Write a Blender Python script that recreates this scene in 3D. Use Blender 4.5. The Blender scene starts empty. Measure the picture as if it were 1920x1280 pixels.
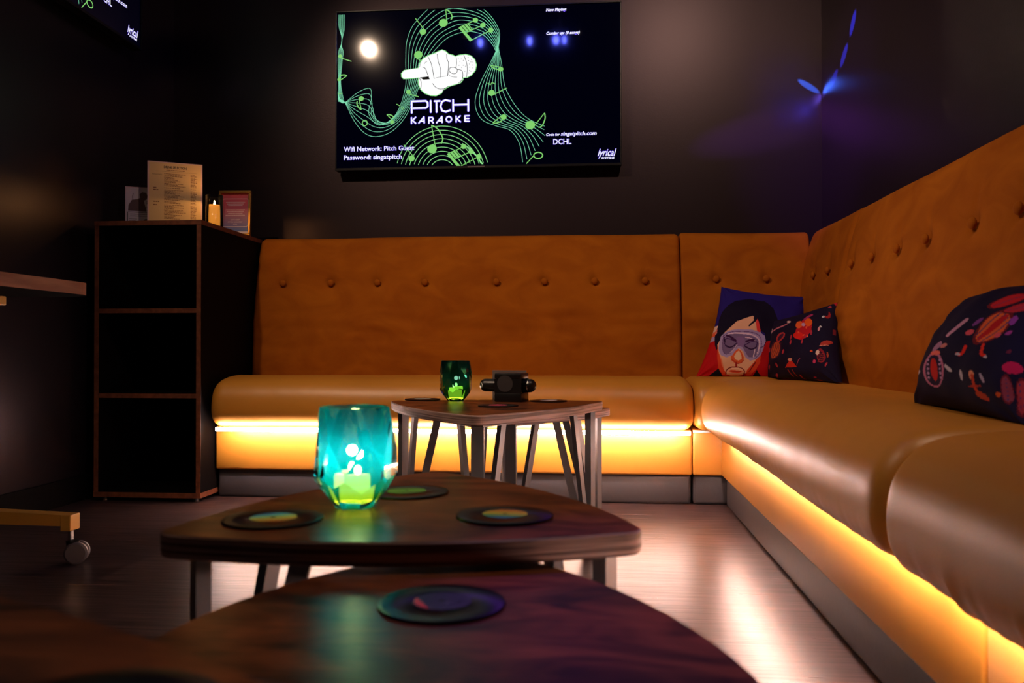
import bpy, bmesh, math, random
import numpy as np
from mathutils import Vector, Matrix, noise
from mathutils.geometry import tessellate_polygon
random.seed(7)
SC = bpy.context.scene
COL = SC.collection

# ------------------------------------------------------------------ camera, world, exposure
TH = math.radians(5.35); PH = math.atan(15/1600)
cam_d = bpy.data.cameras.new('camera'); cam = bpy.data.objects.new('camera', cam_d); COL.objects.link(cam)
cam_d.lens = 30; cam_d.sensor_width = 36; cam_d.clip_start = 0.02
cam.location = (0, 0, 0.60)
cam.rotation_euler = (math.pi/2 + PH, 0, TH)
cam_d.dof.use_dof = True; cam_d.dof.focus_distance = 3.0; cam_d.dof.aperture_fstop = 6.5
SC.camera = cam
w = bpy.data.worlds.new('world'); SC.world = w; w.use_nodes = True
w.node_tree.nodes['Background'].inputs[0].default_value = (0.05, 0.03, 0.04, 1)
w.node_tree.nodes['Background'].inputs[1].default_value = 0.02
SC.view_settings.view_transform = 'Standard'; SC.view_settings.look = 'None'
SC.view_settings.gamma = 1; SC.view_settings.use_curve_mapping = False
SC.view_settings.exposure = 0.0

WX, WXL, WY, WB, HC = 1.04, -2.03, 3.98, -1.6, 3.15    # right wall, left wall, far wall, near wall, ceiling

def spot(name, loc, aim, power, col, size=60, blend=.6, rad=.03, tangent=None, squash=1.0):
    d = bpy.data.lights.new(name, 'SPOT'); o = bpy.data.objects.new(name, d); COL.objects.link(o)
    d.energy = power; d.color = col; d.spot_size = math.radians(size); d.spot_blend = blend; d.shadow_soft_size = rad
    z = (Vector(loc) - Vector(aim)).normalized(); loc = Vector(loc) - z*.02
    t = Vector(tangent) if tangent else (Vector((1, 0, 0)) if abs(z.x) < .9 else Vector((0, 1, 0)))
    x = (t - z*t.dot(z)).normalized(); y = z.cross(x)
    m = Matrix((x, y*squash, z)).transposed().to_4x4(); m.translation = Vector(loc)
    o.matrix_world = m
    return o
WARM = (1, .70, .42)
LAMP1 = (-1.76, 1.25, 2.98); LAMP2 = (0.62, 1.2, 3.06)
spot('spot_beam', LAMP1, (0.25, 3.2, 0.7), 165, (1, .70, .48), 82, 1, .035)
spot('spot_beam', LAMP2, (-0.15, 3.9, 1.2), 52, (1, .70, .52), 96, 1, .035)
spot('spot_beam', LAMP2, (-0.20, 0.9, 0.4), 62, (1, .68, .44), 62, 1, .035)
# blue patches the party light throws on the two walls of the corner
DISCO = (-0.235, 2.2, 2.59)
BL = (.03, .045, 1)
DASH = [((1.04, 3.415, 2.06), .024), ((1.04, 3.513, 1.905), .024), ((1.04, 3.633, 1.817), .024), ((1.04, 3.780, 1.768), .022), ((1.04, 3.925, 1.757), .020), ((.982, 3.98, 1.797), .028)]
for i, (p, ln) in enumerate(DASH):
    a = Vector(DASH[max(0, i-1)][0]); b = Vector(DASH[min(5, i+1)][0])
    dist = (Vector(p) - Vector(DISCO)).length
    spot('party_beam', DISCO, p, 14000 if i != 4 else 7000, (.03, .15, 1) if i == 5 else ((.12, .10, 1) if i == 4 else BL), math.degrees(3.4*ln/dist), .35, .004, b - a, .62 if i < 5 else .3)
spot('party_beam', DISCO, (.80, 3.98, 1.60), 260, (.35, .08, 1), 20, 1, .004, (1, 0, .25), .25)
spot('party_beam', DISCO, (1.02, 3.75, 1.5), 180, (.30, .05, 1), 26, 1, .01)
spot('party_beam', DISCO, (0.05, 0.72, .385), 120, (.30, .05, 1), 11, 1, .01)
spot('party_beam', DISCO, (0.72, 1.25, .62), 25, (.06, .06, 1), 11, 1, .01)
spot('party_beam', DISCO, (0.72, 3.62, .80), 5, (.14, .06, 1), 17, 1, .01)

# ------------------------------------------------------------------ materials
def srgb(r, g, b):
    f = lambda c: (c/255/12.92) if c/255 <= .04045 else ((c/255+.055)/1.055)**2.4
    return (f(r), f(g), f(b))
def mat(name, col=(.5, .5, .5), rough=.5, metal=0, spec=.5, coat=0, sheen=0, emit=None, es=0, bump=None, trans=0):
    m = bpy.data.materials.new(name); m.use_nodes = True
    nt = m.node_tree; p = nt.nodes['Principled BSDF']
    p.inputs['Base Color'].default_value = (*col, 1); p.inputs['Roughness'].default_value = rough
    p.inputs['Metallic'].default_value = metal; p.inputs['Specular IOR Level'].default_value = spec
    p.inputs['Coat Weight'].default_value = coat; p.inputs['Sheen Weight'].default_value = sheen
    p.inputs['Transmission Weight'].default_value = trans
    if emit: p.inputs['Emission Color'].default_value = (*emit, 1); p.inputs['Emission Strength'].default_value = es
    if bump:
        sc, st, dist = bump
        tc = nt.nodes.new('ShaderNodeTexCoord'); n = nt.nodes.new('ShaderNodeTexNoise'); n.inputs['Scale'].default_value = sc
        n.inputs['Detail'].default_value = 4
        b = nt.nodes.new('ShaderNodeBump'); b.inputs['Strength'].default_value = st; b.inputs['Distance'].default_value = dist
        nt.links.new(tc.outputs['Object'], n.inputs['Vector']); nt.links.new(n.outputs[0], b.inputs['Height']); nt.links.new(b.outputs[0], p.inputs['Normal'])
    return m
def noisecol(m, c1, c2, scale, stretch=(1, 1, 1), lo=.35, hi=.65, detail=5, dist=0, rough=None, coord='Object'):
    nt = m.node_tree; p = nt.nodes['Principled BSDF']
    tc = nt.nodes.new('ShaderNodeTexCoord'); mp = nt.nodes.new('ShaderNodeMapping'); mp.inputs['Scale'].default_value = stretch
    n = nt.nodes.new('ShaderNodeTexNoise'); n.inputs['Scale'].default_value = scale; n.inputs['Detail'].default_value = detail; n.inputs['Distortion'].default_value = dist
    r = nt.nodes.new('ShaderNodeValToRGB'); r.color_ramp.elements[0].position = lo; r.color_ramp.elements[1].position = hi
    r.color_ramp.elements[0].color = (*c1, 1); r.color_ramp.elements[1].color = (*c2, 1)
    L = nt.links.new
    L(tc.outputs[coord], mp.inputs[0]); L(mp.outputs[0], n.inputs['Vector']); L(n.outputs[0], r.inputs[0]); L(r.outputs[0], p.inputs['Base Color'])
    if rough:
        mr = nt.nodes.new('ShaderNodeMapRange'); mr.inputs['To Min'].default_value = rough[0]; mr.inputs['To Max'].default_value = rough[1]
        L(n.outputs[0], mr.inputs[0]); L(mr.outputs[0], p.inputs['Roughness'])
    return n, r
M = {}
M['wall'] = mat('dark_wall_paint', (.009, .0055, .0062), .34, spec=.6, bump=(160, .06, .003))
M['wall'].node_tree.nodes['Principled BSDF'].inputs['Specular Tint'].default_value = (1, .74, .80, 1)
M['ceiling'] = mat('ceiling_paint', (.02, .016, .015), .8)
M['vinyl'] = mat('mustard_vinyl', (.62, .27, .030), .41, spec=.65, bump=(300, .10, .002))
noisecol(M['vinyl'], (.60, .242, .026), (.68, .28, .032), 3)
M['velvet'] = mat('tan_velvet', (.5, .16, .012), .85, spec=.12, sheen=0, bump=(220, .15, .002))
noisecol(M['velvet'], (.33, .080, .0035), (.45, .125, .006), 5, (1, 1, 1.6), .3, .72, 6, 1.2)
M['velvet_seam'] = mat('velvet_piping', (.34, .09, .006), .8)
M['kick'] = mat('charcoal_vinyl', (.055, .047, .050), .42, bump=(60, .1, .003))
M['tape'] = mat('white_strip_tape', (.8, .78, .76), .5)
M['led'] = mat('led_strip', (1, 1, 1), .5, emit=(1, .80, .76), es=74)
M['metal'] = mat('grey_coated_steel', (.125, .122, .130), .42, metal=.35)
M['black'] = mat('black_plastic', (.010, .009, .010), .35)
M['blackmatte'] = mat('black_laminate', (.0035, .0025, .0025), .65, spec=.06)
M['edge'] = mat('walnut_edging', (.15, .045, .018), .5)
noisecol(M['edge'], (.11, .030, .012), (.20, .062, .026), 40, (1, 1, 1))
M['deskedge'] = mat('oak_edge', (.27, .10, .045), .45)
noisecol(M['deskedge'], (.22, .075, .03), (.33, .13, .06), 30, (1, .2, 2))
M['yellow'] = mat('yellow_paint', (.72, .36, .055), .4)
M['grey'] = mat('grey_rubber', (.11, .09, .095), .5)
M['chrome'] = mat('bright_steel', (.7, .7, .7), .2, metal=1)
M['paper'] = mat('white_card', (.72, .62, .64), .6)
M['menu'] = mat('cream_paper', (.74, .50, .22), .5)
M['ink'] = mat('dark_print', (.03, .015, .012), .6)
M['inkbrown'] = mat('brown_print', (.20, .07, .02), .6)
M['skinprint'] = mat('brown_figure_print', (.14, .07, .07), .6)
M['acrylic'] = mat('clear_acrylic_edge', (.75, .5, .5), .2)
M['gold'] = mat('gold_frame', (.55, .28, .07), .3, metal=.9)
M['printwhite'] = mat('pale_print', (.75, .62, .66), .5)
M['wax'] = mat('glowing_wax', (.75, .33, .06), .5, emit=(1, .36, .04), es=.55)
M['flame'] = mat('flame', (1, .9, .6), .5, emit=(1, .72, .30), es=9)
M['flamewhite'] = mat('tea_light_flame', (1, 1, .8), .5, emit=(1, 1, .6), es=30)
M['flamefar'] = mat('weak_flame', (1, 1, .8), .5, emit=(.9, 1, .4), es=6)
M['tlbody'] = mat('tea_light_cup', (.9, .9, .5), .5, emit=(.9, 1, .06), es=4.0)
M['glass'] = bpy.data.materials.new('clear_glass'); M['glass'].use_nodes = True
def _glass():
    nt = M['glass'].node_tree; out = nt.nodes['Material Output']; nt.nodes.remove(nt.nodes['Principled BSDF'])
    a = nt.nodes.new('ShaderNodeBsdfTransparent'); a.inputs[0].default_value = (.95, .95, .95, 1); b = nt.nodes.new('ShaderNodeBsdfGlossy'); b.inputs['Roughness'].default_value = .05
    f = nt.nodes.new('ShaderNodeFresnel'); f.inputs[0].default_value = 1.45; m = nt.nodes.new('ShaderNodeMixShader')
    nt.links.new(f.outputs[0], m.inputs[0]); nt.links.new(a.outputs[0], m.inputs[1]); nt.links.new(b.outputs[0], m.inputs[2]); nt.links.new(m.outputs[0], out.inputs[0])
_glass()
M['tv'] = mat('tv_bezel', (.006, .006, .007), .25)
M['lamp'] = mat('lamp_lens', (1, 1, 1), .5, emit=(1, .85, .72), es=75)
M['discolens'] = mat('blue_lens', (.1, .1, 1), .5, emit=(.10, .12, 1), es=90)
M['foil'] = mat('white_tube', (.8, .8, .8), .5)

def wood_top():
    m = mat('rustic_walnut', (.1, .04, .02), .30, spec=.28)
    nt = m.node_tree; L = nt.links.new; p = nt.nodes['Principled BSDF']
    n, r = noisecol(m, (.040, .013, .006), (.36, .105, .034), 7.5, (1, 2.0, 1), .34, .70, 8, 1.4)
    tc = nt.nodes.new('ShaderNodeTexCoord'); mp = nt.nodes.new('ShaderNodeMapping'); mp.inputs['Scale'].default_value = (6, 90, 1); mp.inputs['Rotation'].default_value = (0, 0, .35)
    g = nt.nodes.new('ShaderNodeTexNoise'); g.inputs['Scale'].default_value = 3; g.inputs['Detail'].default_value = 3
    mx = nt.nodes.new('ShaderNodeMixRGB'); mx.blend_type = 'MULTIPLY'; mx.inputs[0].default_value = .75
    r2 = nt.nodes.new('ShaderNodeValToRGB'); r2.color_ramp.elements[0].position = .3; r2.color_ramp.elements[1].position = .62
    r2.color_ramp.elements[0].color = (.28, .24, .22, 1)
    L(tc.outputs['Object'], mp.inputs[0]); L(mp.outputs[0], g.inputs['Vector']); L(g.outputs[0], r2.inputs[0])
    L(r.outputs[0], mx.inputs[1]); L(r2.outputs[0], mx.inputs[2]); L(mx.outputs[0], p.inputs['Base Color'])
    b = nt.nodes.new('ShaderNodeBump'); b.inputs['Strength'].default_value = .25; b.inputs['Distance'].default_value = .001
    L(g.outputs[0], b.inputs['Height']); L(b.outputs[0], p.inputs['Normal'])
    return m
M['wood'] = wood_top()
def ply_edge():
    m = mat('layered_ply_edge', (.3, .2, .18), .5); nt = m.node_tree; L = nt.links.new; p = nt.nodes['Principled BSDF']
    tc = nt.nodes.new('ShaderNodeTexCoord'); mp = nt.nodes.new('ShaderNodeMapping'); mp.inputs['Scale'].default_value = (2, 2, 120)
    n = nt.nodes.new('ShaderNodeTexNoise'); n.inputs['Scale'].default_value = 2; n.inputs['Detail'].default_value = 2
    r = nt.nodes.new('ShaderNodeValToRGB'); r.color_ramp.elements[0].position = .42; r.color_ramp.elements[1].position = .58
    r.color_ramp.elements[0].color = (.10, .05, .04, 1); r.color_ramp.elements[1].color = (.42, .27, .24, 1)
    L(tc.outputs['Object'], mp.inputs[0]); L(mp.outputs[0], n.inputs['Vector']); L(n.outputs[0], r.inputs[0]); L(r.outputs[0], p.inputs['Base Color'])
    return m
M['ply'] = ply_edge()
def floor_mat():
    m = mat('dark_plank_floor', (.05, .03, .03), .35, spec=.6)
    nt = m.node_tree; L = nt.links.new; p = nt.nodes['Principled BSDF']
    tc = nt.nodes.new('ShaderNodeTexCoord')
    mp = nt.nodes.new('ShaderNodeMapping'); mp.inputs['Scale'].default_value = (3, 95, 1)
    n = nt.nodes.new('ShaderNodeTexNoise'); n.inputs['Scale'].default_value = 1.2; n.inputs['Detail'].default_value = 5
    r = nt.nodes.new('ShaderNodeValToRGB'); r.color_ramp.elements[0].position = .33; r.color_ramp.elements[1].position = .70
    r.color_ramp.elements[0].color = (.012, .006, .006, 1); r.color_ramp.elements[1].color = (.10, .055, .052, 1)
    br = nt.nodes.new('ShaderNodeTexBrick'); br.inputs['Scale'].default_value = 1; br.inputs['Mortar Size'].default_value = .0012
    br.inputs['Brick Width'].default_value = 1.1; br.inputs['Row Height'].default_value = .155
    br.inputs['Color1'].default_value = (.8, .8, .8, 1); br.inputs['Color2'].default_value = (1, 1, 1, 1); br.inputs['Mortar'].default_value = (.35, .35, .35, 1)
    mx = nt.nodes.new('ShaderNodeMixRGB'); mx.blend_type = 'MULTIPLY'; mx.inputs[0].default_value = 1
    L(tc.outputs['Object'], mp.inputs[0]); L(mp.outputs[0], n.inputs['Vector']); L(n.outputs[0], r.inputs[0])
    L(tc.outputs['Object'], br.inputs['Vector']); L(r.outputs[0], mx.inputs[1]); L(br.outputs[0], mx.inputs[2]); L(mx.outputs[0], p.inputs['Base Color'])
    mr = nt.nodes.new('ShaderNodeMapRange'); mr.inputs['To Min'].default_value = .44; mr.inputs['To Max'].default_value = .20
    L(n.outputs[0], mr.inputs[0]); L(mr.outputs[0], p.inputs['Roughness'])
    b = nt.nodes.new('ShaderNodeBump'); b.inputs['Strength'].default_value = .35; b.inputs['Distance'].default_value = .0012
    L(n.outputs[0], b.inputs['Height']); L(b.outputs[0], p.inputs['Normal'])
    return m
M['floor'] = floor_mat()
def attr_mat(name, rough=.8):
    m = mat(name, (.5, .5, .5), rough, spec=.2, bump=(400, .15, .001))
    a = m.node_tree.nodes.new('ShaderNodeAttribute'); a.attribute_name = 'print'
    m.node_tree.links.new(a.outputs['Color'], m.node_tree.nodes['Principled BSDF'].inputs['Base Color'])
    return m
def holder_mats():
    o = bpy.data.materials.new('teal_glass_outside'); o.use_nodes = True
    p = o.node_tree.nodes['Principled BSDF']
    p.inputs['Base Color'].default_value = (.62, .95, .97, 1); p.inputs['Roughness'].default_value = .03
    p.inputs['Transmission Weight'].default_value = 1; p.inputs['IOR'].default_value = 1.5
    a_ = o.node_tree.nodes.new('ShaderNodeAttribute'); a_.attribute_name = 'facet_shade'; o.node_tree.links.new(a_.outputs['Color'], p.inputs['Base Color'])
    i = bpy.data.materials.new('teal_glass_inside'); i.use_nodes = True
    nt = i.node_tree; out = nt.nodes['Material Output']; nt.nodes.remove(nt.nodes['Principled BSDF'])
    tr = nt.nodes.new('ShaderNodeBsdfTranslucent'); tr.inputs[0].default_value = (.0, .36, .48, 1)
    df = nt.nodes.new('ShaderNodeBsdfDiffuse'); df.inputs[0].default_value = (.0, .16, .20, 1)
    tp = nt.nodes.new('ShaderNodeBsdfTransparent'); tp.inputs[0].default_value = (.42, .58, .26, 1)
    m1 = nt.nodes.new('ShaderNodeMixShader'); m1.inputs[0].default_value = .25
    m2 = nt.nodes.new('ShaderNodeMixShader'); m2.inputs[0].default_value = .58
    L = nt.links.new
    L(tr.outputs[0], m1.inputs[1]); L(df.outputs[0], m1.inputs[2]); L(m1.outputs[0], m2.inputs[1]); L(tp.outputs[0], m2.inputs[2]); L(m2.outputs[0], out.inputs[0])
    return o, i
M['teal'], M['tealin'] = holder_mats()
M['tealdark'] = M['tealin'].copy(); M['tealdark'].name = 'dark_teal_glass_inside'
for n_ in M['tealdark'].node_tree.nodes:
    if n_.type == 'BSDF_TRANSLUCENT': n_.inputs[0].default_value = (0, .05, .06, 1)
    if n_.type == 'BSDF_DIFFUSE': n_.inputs[0].default_value = (0, .02, .03, 1)
    if n_.type == 'BSDF_TRANSPARENT': n_.inputs[0].default_value = (.15, .35, .28, 1)
def emi(name, col, s):
    m = bpy.data.materials.new(name); m.use_nodes = True; nt = m.node_tree
    p = nt.nodes['Principled BSDF']; p.inputs['Base Color'].default_value = (0, 0, 0, 1); p.inputs['Roughness'].default_value = .1
    p.inputs['Emission Color'].default_value = (*col, 1); p.inputs['Emission Strength'].default_value = s
    return m
M['scr_bg'] = emi('screen_dark', (.002, .003, .05), .06)
M['scr_line'] = emi('screen_green_line', srgb(130, 225, 180), .95)
M['scr_line2'] = emi('screen_lime_line', srgb(150, 240, 150), .9)
M['scr_note'] = emi('screen_note', srgb(140, 225, 120), .85)
M['scr_white'] = emi('screen_white', (1, 1, 1), 1.0)
M['scr_black'] = emi('screen_black', (0, 0, 0), 0)
M['scr_glow'] = emi('screen_violet_edge', srgb(90, 50, 255), .75)
M['scr_bg'].node_tree.nodes['Principled BSDF'].inputs['Roughness'].default_value = .06

# ------------------------------------------------------------------ mesh helpers
def link(o, parent=None):
    COL.objects.link(o)
    if parent: o.parent = parent
    return o
def mesh(name, verts, faces, mats, parent=None, smooth=True, fm=None, recalc=True):
    me = bpy.data.meshes.new(name); me.from_pydata([tuple(v) for v in verts], [], faces)
    for m in (mats if isinstance(mats, (list, tuple)) else [mats]): me.materials.append(m)
    if fm: me.polygons.foreach_set('material_index', fm)
    me.polygons.foreach_set('use_smooth', [smooth]*len(me.polygons))
    if recalc:
        bm = bmesh.new(); bm.from_mesh(me); bmesh.ops.recalc_face_normals(bm, faces=bm.faces); bm.to_mesh(me); bm.free()
    me.update()
    return link(bpy.data.objects.new(name, me), parent)
class MB:
    def __init__(s): s.v = []; s.f = []; s.m = []
    def add(s, v, f, m=0):
        o = len(s.v); s.v += [tuple(x) for x in v]; s.f += [tuple(i+o for i in q) for q in f]; s.m += [m]*len(f); return s
    def box(s, x0, x1, y0, y1, z0, z1, m=0, b=0, mat4=None, rot=None):
        bm = bmesh.new(); bmesh.ops.create_cube(bm, size=1)
        for v in bm.verts: v.co = Vector(((x0+x1)/2 + v.co.x*(x1-x0), (y0+y1)/2 + v.co.y*(y1-y0), (z0+z1)/2 + v.co.z*(z1-z0)))
        if b: bmesh.ops.bevel(bm, geom=bm.edges[:], offset=b, segments=2, affect='EDGES', profile=.5)
        if mat4: bmesh.ops.transform(bm, matrix=mat4, verts=bm.verts)
        bm.verts.ensure_lookup_table()
        for i, v in enumerate(bm.verts): v.index = i
        s.add([v.co for v in bm.verts], [[v.index for v in f.verts] for f in bm.faces], m); bm.free(); return s
    def bar(s, a, b, wdt, thk, side, m=0):      # flat bar from a to b; side = direction of its width
        a = Vector(a); b = Vector(b); d = (b-a).normalized(); sd = Vector(side); sd = (sd - d*sd.dot(d)).normalized(); n = d.cross(sd)
        vs = []
        for p in (a, b):
            for x, y in ((-1, -1), (1, -1), (1, 1), (-1, 1)): vs.append(p + sd*x*wdt/2 + n*y*thk/2)
        s.add(vs, [(0, 1, 2, 3), (4, 7, 6, 5), (0, 4, 5, 1), (1, 5, 6, 2), (2, 6, 7, 3), (3, 7, 4, 0)], m); return s
    def lathe(s, prof, n=32, m=0, c=(0, 0, 0), axis='z', close=True):
        vs = []; fs = []
        for r, h in prof:
            for k in range(n):
                a = 2*math.pi*k/n
                p = (r*math.cos(a), r*math.sin(a), h)
                if axis == 'x': p = (h, p[0], p[1])
                if axis == 'y': p = (p[0], h, p[1])
                vs.append((p[0]+c[0], p[1]+c[1], p[2]+c[2]))
        for j in range(len(prof)-1):
            for k in range(n): fs.append((j*n+k, j*n+(k+1) % n, (j+1)*n+(k+1) % n, (j+1)*n+k))
        if close: fs.append(tuple(range(n))[::-1]); fs.append(tuple((len(prof)-1)*n+k for k in range(n)))
        s.add(vs, fs, m); return s
    def sphere(s, c, r, m=0, n=14, sc=(1, 1, 1)):
        prof = [(r*math.sin(math.pi*i/n)+1e-5, -r*math.cos(math.pi*i/n)) for i in range(n+1)]
        o = len(s.v); s.lathe(prof, n*2, m)
        for i in range(o, len(s.v)): v = s.v[i]; s.v[i] = (c[0]+v[0]*sc[0], c[1]+v[1]*sc[1], c[2]+v[2]*sc[2])
        return s
    def build(s, name, mats, parent=None, smooth=False, recalc=True):
        return mesh(name, s.v, s.f, mats, parent, smooth, s.m, recalc)
def thing(name, label, cat, loc=(0, 0, 0), rz=0, group=None, rot=None):
    o = bpy.data.objects.new(name, None); o.empty_display_size = .05; COL.objects.link(o); o.location = loc
    o.rotation_euler = rot or (0, 0, rz); o['label'] = label; o['category'] = cat
    if group: o['group'] = group
    return o
def tag(o, label, cat, group=None):
    o['label'] = label; o['category'] = cat
    if group: o['group'] = group
    return o
def struct(o): o['kind'] = 'structure'; return o
def autosmooth(o, ang=40):
    me = o.data; me.polygons.foreach_set('use_smooth', [True]*len(me.polygons)); me.set_sharp_from_angle(angle=math.radians(ang)); return o

# ------------------------------------------------------------------ room
struct(MB().box(WXL-.1, WX+.1, WB-.1, WY+.1, -.1, 0).build('floor', M['floor']))
struct(MB().box(WXL-.1, WX+.1, WB-.1, WY+.1, HC, HC+.1).build('ceiling', M['ceiling']))
struct(MB().box(WXL-.1, WX+.1, WY, WY+.1, 0, HC).build('wall_back', M['wall']))
struct(MB().box(WX, WX+.1, WB, WY, 0, HC).build('wall_right', M['wall']))
struct(MB().box(WXL-.1, WXL, WB, WY, 0, HC).build('wall_left', M['wall']))
struct(MB().box(WXL-.1, WX+.1, WB-.1, WB, 0, HC).build('wall_front', M['wall']))
struct(MB().box(WXL, WXL+.012, WB, WY, 0, .1, b=.003).build('baseboard_left', M['blackmatte']))

# ------------------------------------------------------------------ upholstered benches
def rounded_profile(ctrl, per=6):
    """closed Catmull-Rom through control points (d, z)"""
    P = [Vector((a, b)) for a, b in ctrl]; n = len(P); out = []
    for i in range(n):
        p0, p1, p2, p3 = P[i-1], P[i], P[(i+1) % n], P[(i+2) % n]
        for k in range(per):
            t = k/per; out.append(.5*((2*p1) + (p2-p0)*t + (2*p0-5*p1+4*p2-p3)*t*t + (3*p1-p0-3*p2+p3)*t**3))
    return out
def sweep(name, L0, L1, prof, frame, mats, parent, r=.03, step=.012, disp=None):
    n = len(prof); c = sum(prof, Vector((0, 0)))/n
    nor = []
    area = sum(prof[i].x*prof[(i+1) % n].y - prof[(i+1) % n].x*prof[i].y for i in range(n))
    sg = 1 if area > 0 else -1
    for i in range(n):
        t = prof[(i+1) % n] - prof[i-1]; nor.append(Vector((t.y, -t.x)).normalized()*sg)
    st = [L0 + r*(1-math.cos(math.pi/2*k/6)) for k in range(6)]
    m = max(2, int((L1-L0-2*r)/step)); st += [L0+r+(L1-L0-2*r)*k/m for k in range(m+1)]
    st += [L1 - r*(1-math.cos(math.pi/2*k/6)) for k in range(5, -1, -1)]
    vs = []
    for s in st:
        e = min(s-L0, L1-s); ins = r*(1-math.sqrt(max(0, 1-(1-min(e, r)/r)**2)))
        for i in range(n):
            p = prof[i] - nor[i]*ins
            dd = disp(s, prof[i], nor[i]) if disp else 0
            p = p + nor[i]*dd
            vs.append(frame(s, p.x, p.y))
    fs = [(j*n+i, j*n+(i+1) % n, (j+1)*n+(i+1) % n, (j+1)*n+i) for j in range(len(st)-1) for i in range(n)]
    fs += [tuple(range(n)), tuple((len(st)-1)*n+i for i in range(n))]
    return mesh(name, vs, fs, mats, parent, True)
BY, RX = 3.25, 0.40
back_frame = lambda s, d, z: (s, BY+d, z)
right_frame = lambda s, d, z: (RX+d, s, z)
SEAT = [(.035, .297), (.006, .33), (.0, .38), (.012, .43), (.045, .468), (.10, .486), (.20, .492), (.33, .489), (.46, .484), (.50, .45), (.50, .36), (.49, .297), (.3, .292), (.1, .292)]
def BACK(dback): return [(.455, .44), (.452, .52), (.458, .62), (.470, .74), (.490, .86), (.515, .97), (.538, 1.05), (.556, 1.095), (.585, 1.113), (.62, 1.115), (dback-.01, 1.11), (dback, 1.07), (dback, .9), (dback, .7), (dback, .5), (dback-.02, .44), (.52, .43)]
def seat_disp(amp, seed, ruffle=0.0):
    def f(s, p, n):
        v = Vector((s*2.2, p.x*5, p.y*5+seed)); a = noise.noise(v)*amp
        a += noise.noise(Vector((s*14+seed, p.y*2, p.x*2)))*amp*.25
        if ruffle and p.x < .12 and p.y < .36:
            k = (1-(p.y-.29)/.07); a += ruffle*k*(.6*noise.noise(Vector((s*26, 3, seed)))+.6*noise.noise(Vector((s*52, 9, seed))))
        return a
    return f
def back_disp(btn, seed, amp=.007, wr=.010):
    def f(s, p, n):
        if p.x > .6 and p.y < 1.1: return 0
        a = noise.noise(Vector((s*1.7, p.y*3, seed)))*amp
        k = math.exp(-((p.y-.70)/.12)**2)
        a += wr*k*noise.noise(Vector((s*5, p.y*24, seed+4)))
        for bs, bz in btn:
            dx = s-bs; dz = p.y-bz
            if abs(dx) < .16 and abs(dz) < .12:
                a -= .016*math.exp(-(dx*dx+dz*dz)/.00055) + .006*math.exp(-(dx*dx/.006+dz*dz/.0016))
                a -= .004*math.exp(-(dx/.012)**2)*math.exp(-((dz-.045)/.04)**2)
        return a
    return f
def d_at(z):
    P = [(.44, .455), (.52, .452), (.62, .458), (.74, .470), (.86, .490), (.97, .515)]
    for (a, b), (c, d) in zip(P, P[1:]):
        if a <= z <= c: return b+(d-b)*(z-a)/(c-a)
    return .5
BTN = MB().sphere((0, 0, 0), .0125, 0, 10, (1, .6, 1)).v, None
def buttons(back, btn, frame, rz):
    src = None
    for bs, bz in btn:
        if src is None:
            src = MB().sphere((0, 0, 0), .015, 0, 10, (1, .62, 1)).build('button', M['velvet'], back, True); o = src
        else:
            o = src.copy(); COL.objects.link(o); o.parent = back
        o.location = frame(bs, d_at(bz)+.002, bz); o.rotation_euler = (0, 0, rz)
def panel(name, L0, L1, d0, d1, z0, z1, frame, m, parent, b=.008):
    mb = MB().box(L0, L1, d0, d1, z0, z1, 0, b)
    mb.v = [frame(*v) for v in mb.v]
    return autosmooth(mb.build(name, m, parent), 50)
def bench(label, L0, L1, frame, rz, btn, dback, seed, seatL=None, backL=None, led=None, baseL=None, ruffle=0, ld=.074):
    t = thing('banquette_bench', label, 'bench', (0, 0, 0), group=None)
    s0, s1 = seatL or (L0, L1); b0, b1 = backL or (L0, L1); p0, p1 = baseL or (L0, L1)
    sweep('seat', s0+.001, s1-.001, rounded_profile(SEAT, 5), frame, M['vinyl'], t, .045, .012, seat_disp(.004, seed, ruffle))
    bk = sweep('backrest', b0+.001, b1-.001, rounded_profile(BACK(dback), 9), frame, M['velvet'], t, .022, .0105, back_disp(btn, seed))
    buttons(bk, btn, frame, rz)
    panel('base_panel', p0+.001, p1-.001, .095, .60, .114, .291, frame, M['vinyl'], t)
    panel('plinth', p0+.003, p1-.003, .112, .58, 0, .1135, frame, M['kick'], t, .012)
    if led:
        mb = MB().box(led[0], led[1], ld, ld+.012, (.2765 if ld < .05 else .282), .2915, 0, .003); mb.v = [frame(*v) for v in mb.v]
        mb.build('led_strip', M['led'], t)
    return t
zb = .90
xb = [-1.395, -1.172, -.958, -.742, -.421, -.208, .012, .231]
B1 = bench('long tan bench along the far wall under the large television', -1.525, .385, back_frame, 0, [(x, zb) for x in xb], .72, 1.3, led=(-1.488, .37), seatL=(-1.515, .385), ld=.012)
# corner unit: its seat and backrests turn the corner
CB = [(.536, .905), (.747, .905)]
t = thing('corner_bench', 'narrow corner bench unit behind the pillow printed with a face', 'bench', (0, 0, 0))
sweep('seat', .387, .90, rounded_profile(SEAT, 5), back_frame, M['vinyl'], t, .04, .012, seat_disp(.003, 5))
bk = sweep('backrest', .387, .94, rounded_profile(BACK(.72), 9), back_frame, M['velvet'], t, .012, .0105, back_disp(CB, 9))
buttons(bk, CB, back_frame, 0)
CR = [(3.60, .905), (3.385, .905)]
bk = sweep('side_backrest', 3.165, 3.80, rounded_profile(BACK(.635), 9), right_frame, M['velvet'], t, .03, .0105, back_disp(CR, 14))
buttons(bk, CR, right_frame, -math.pi/2)
panel('base_panel', .387, .99, .095, .60, .114, .291, back_frame, M['vinyl'], t)
panel('plinth', .390, .99, .112, .58, 0, .1135, back_frame, M['kick'], t, .012)
panel('unlit_strip', .387, .49, .080, .094, .280, .289, back_frame, M['tape'], t, .001)
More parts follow.
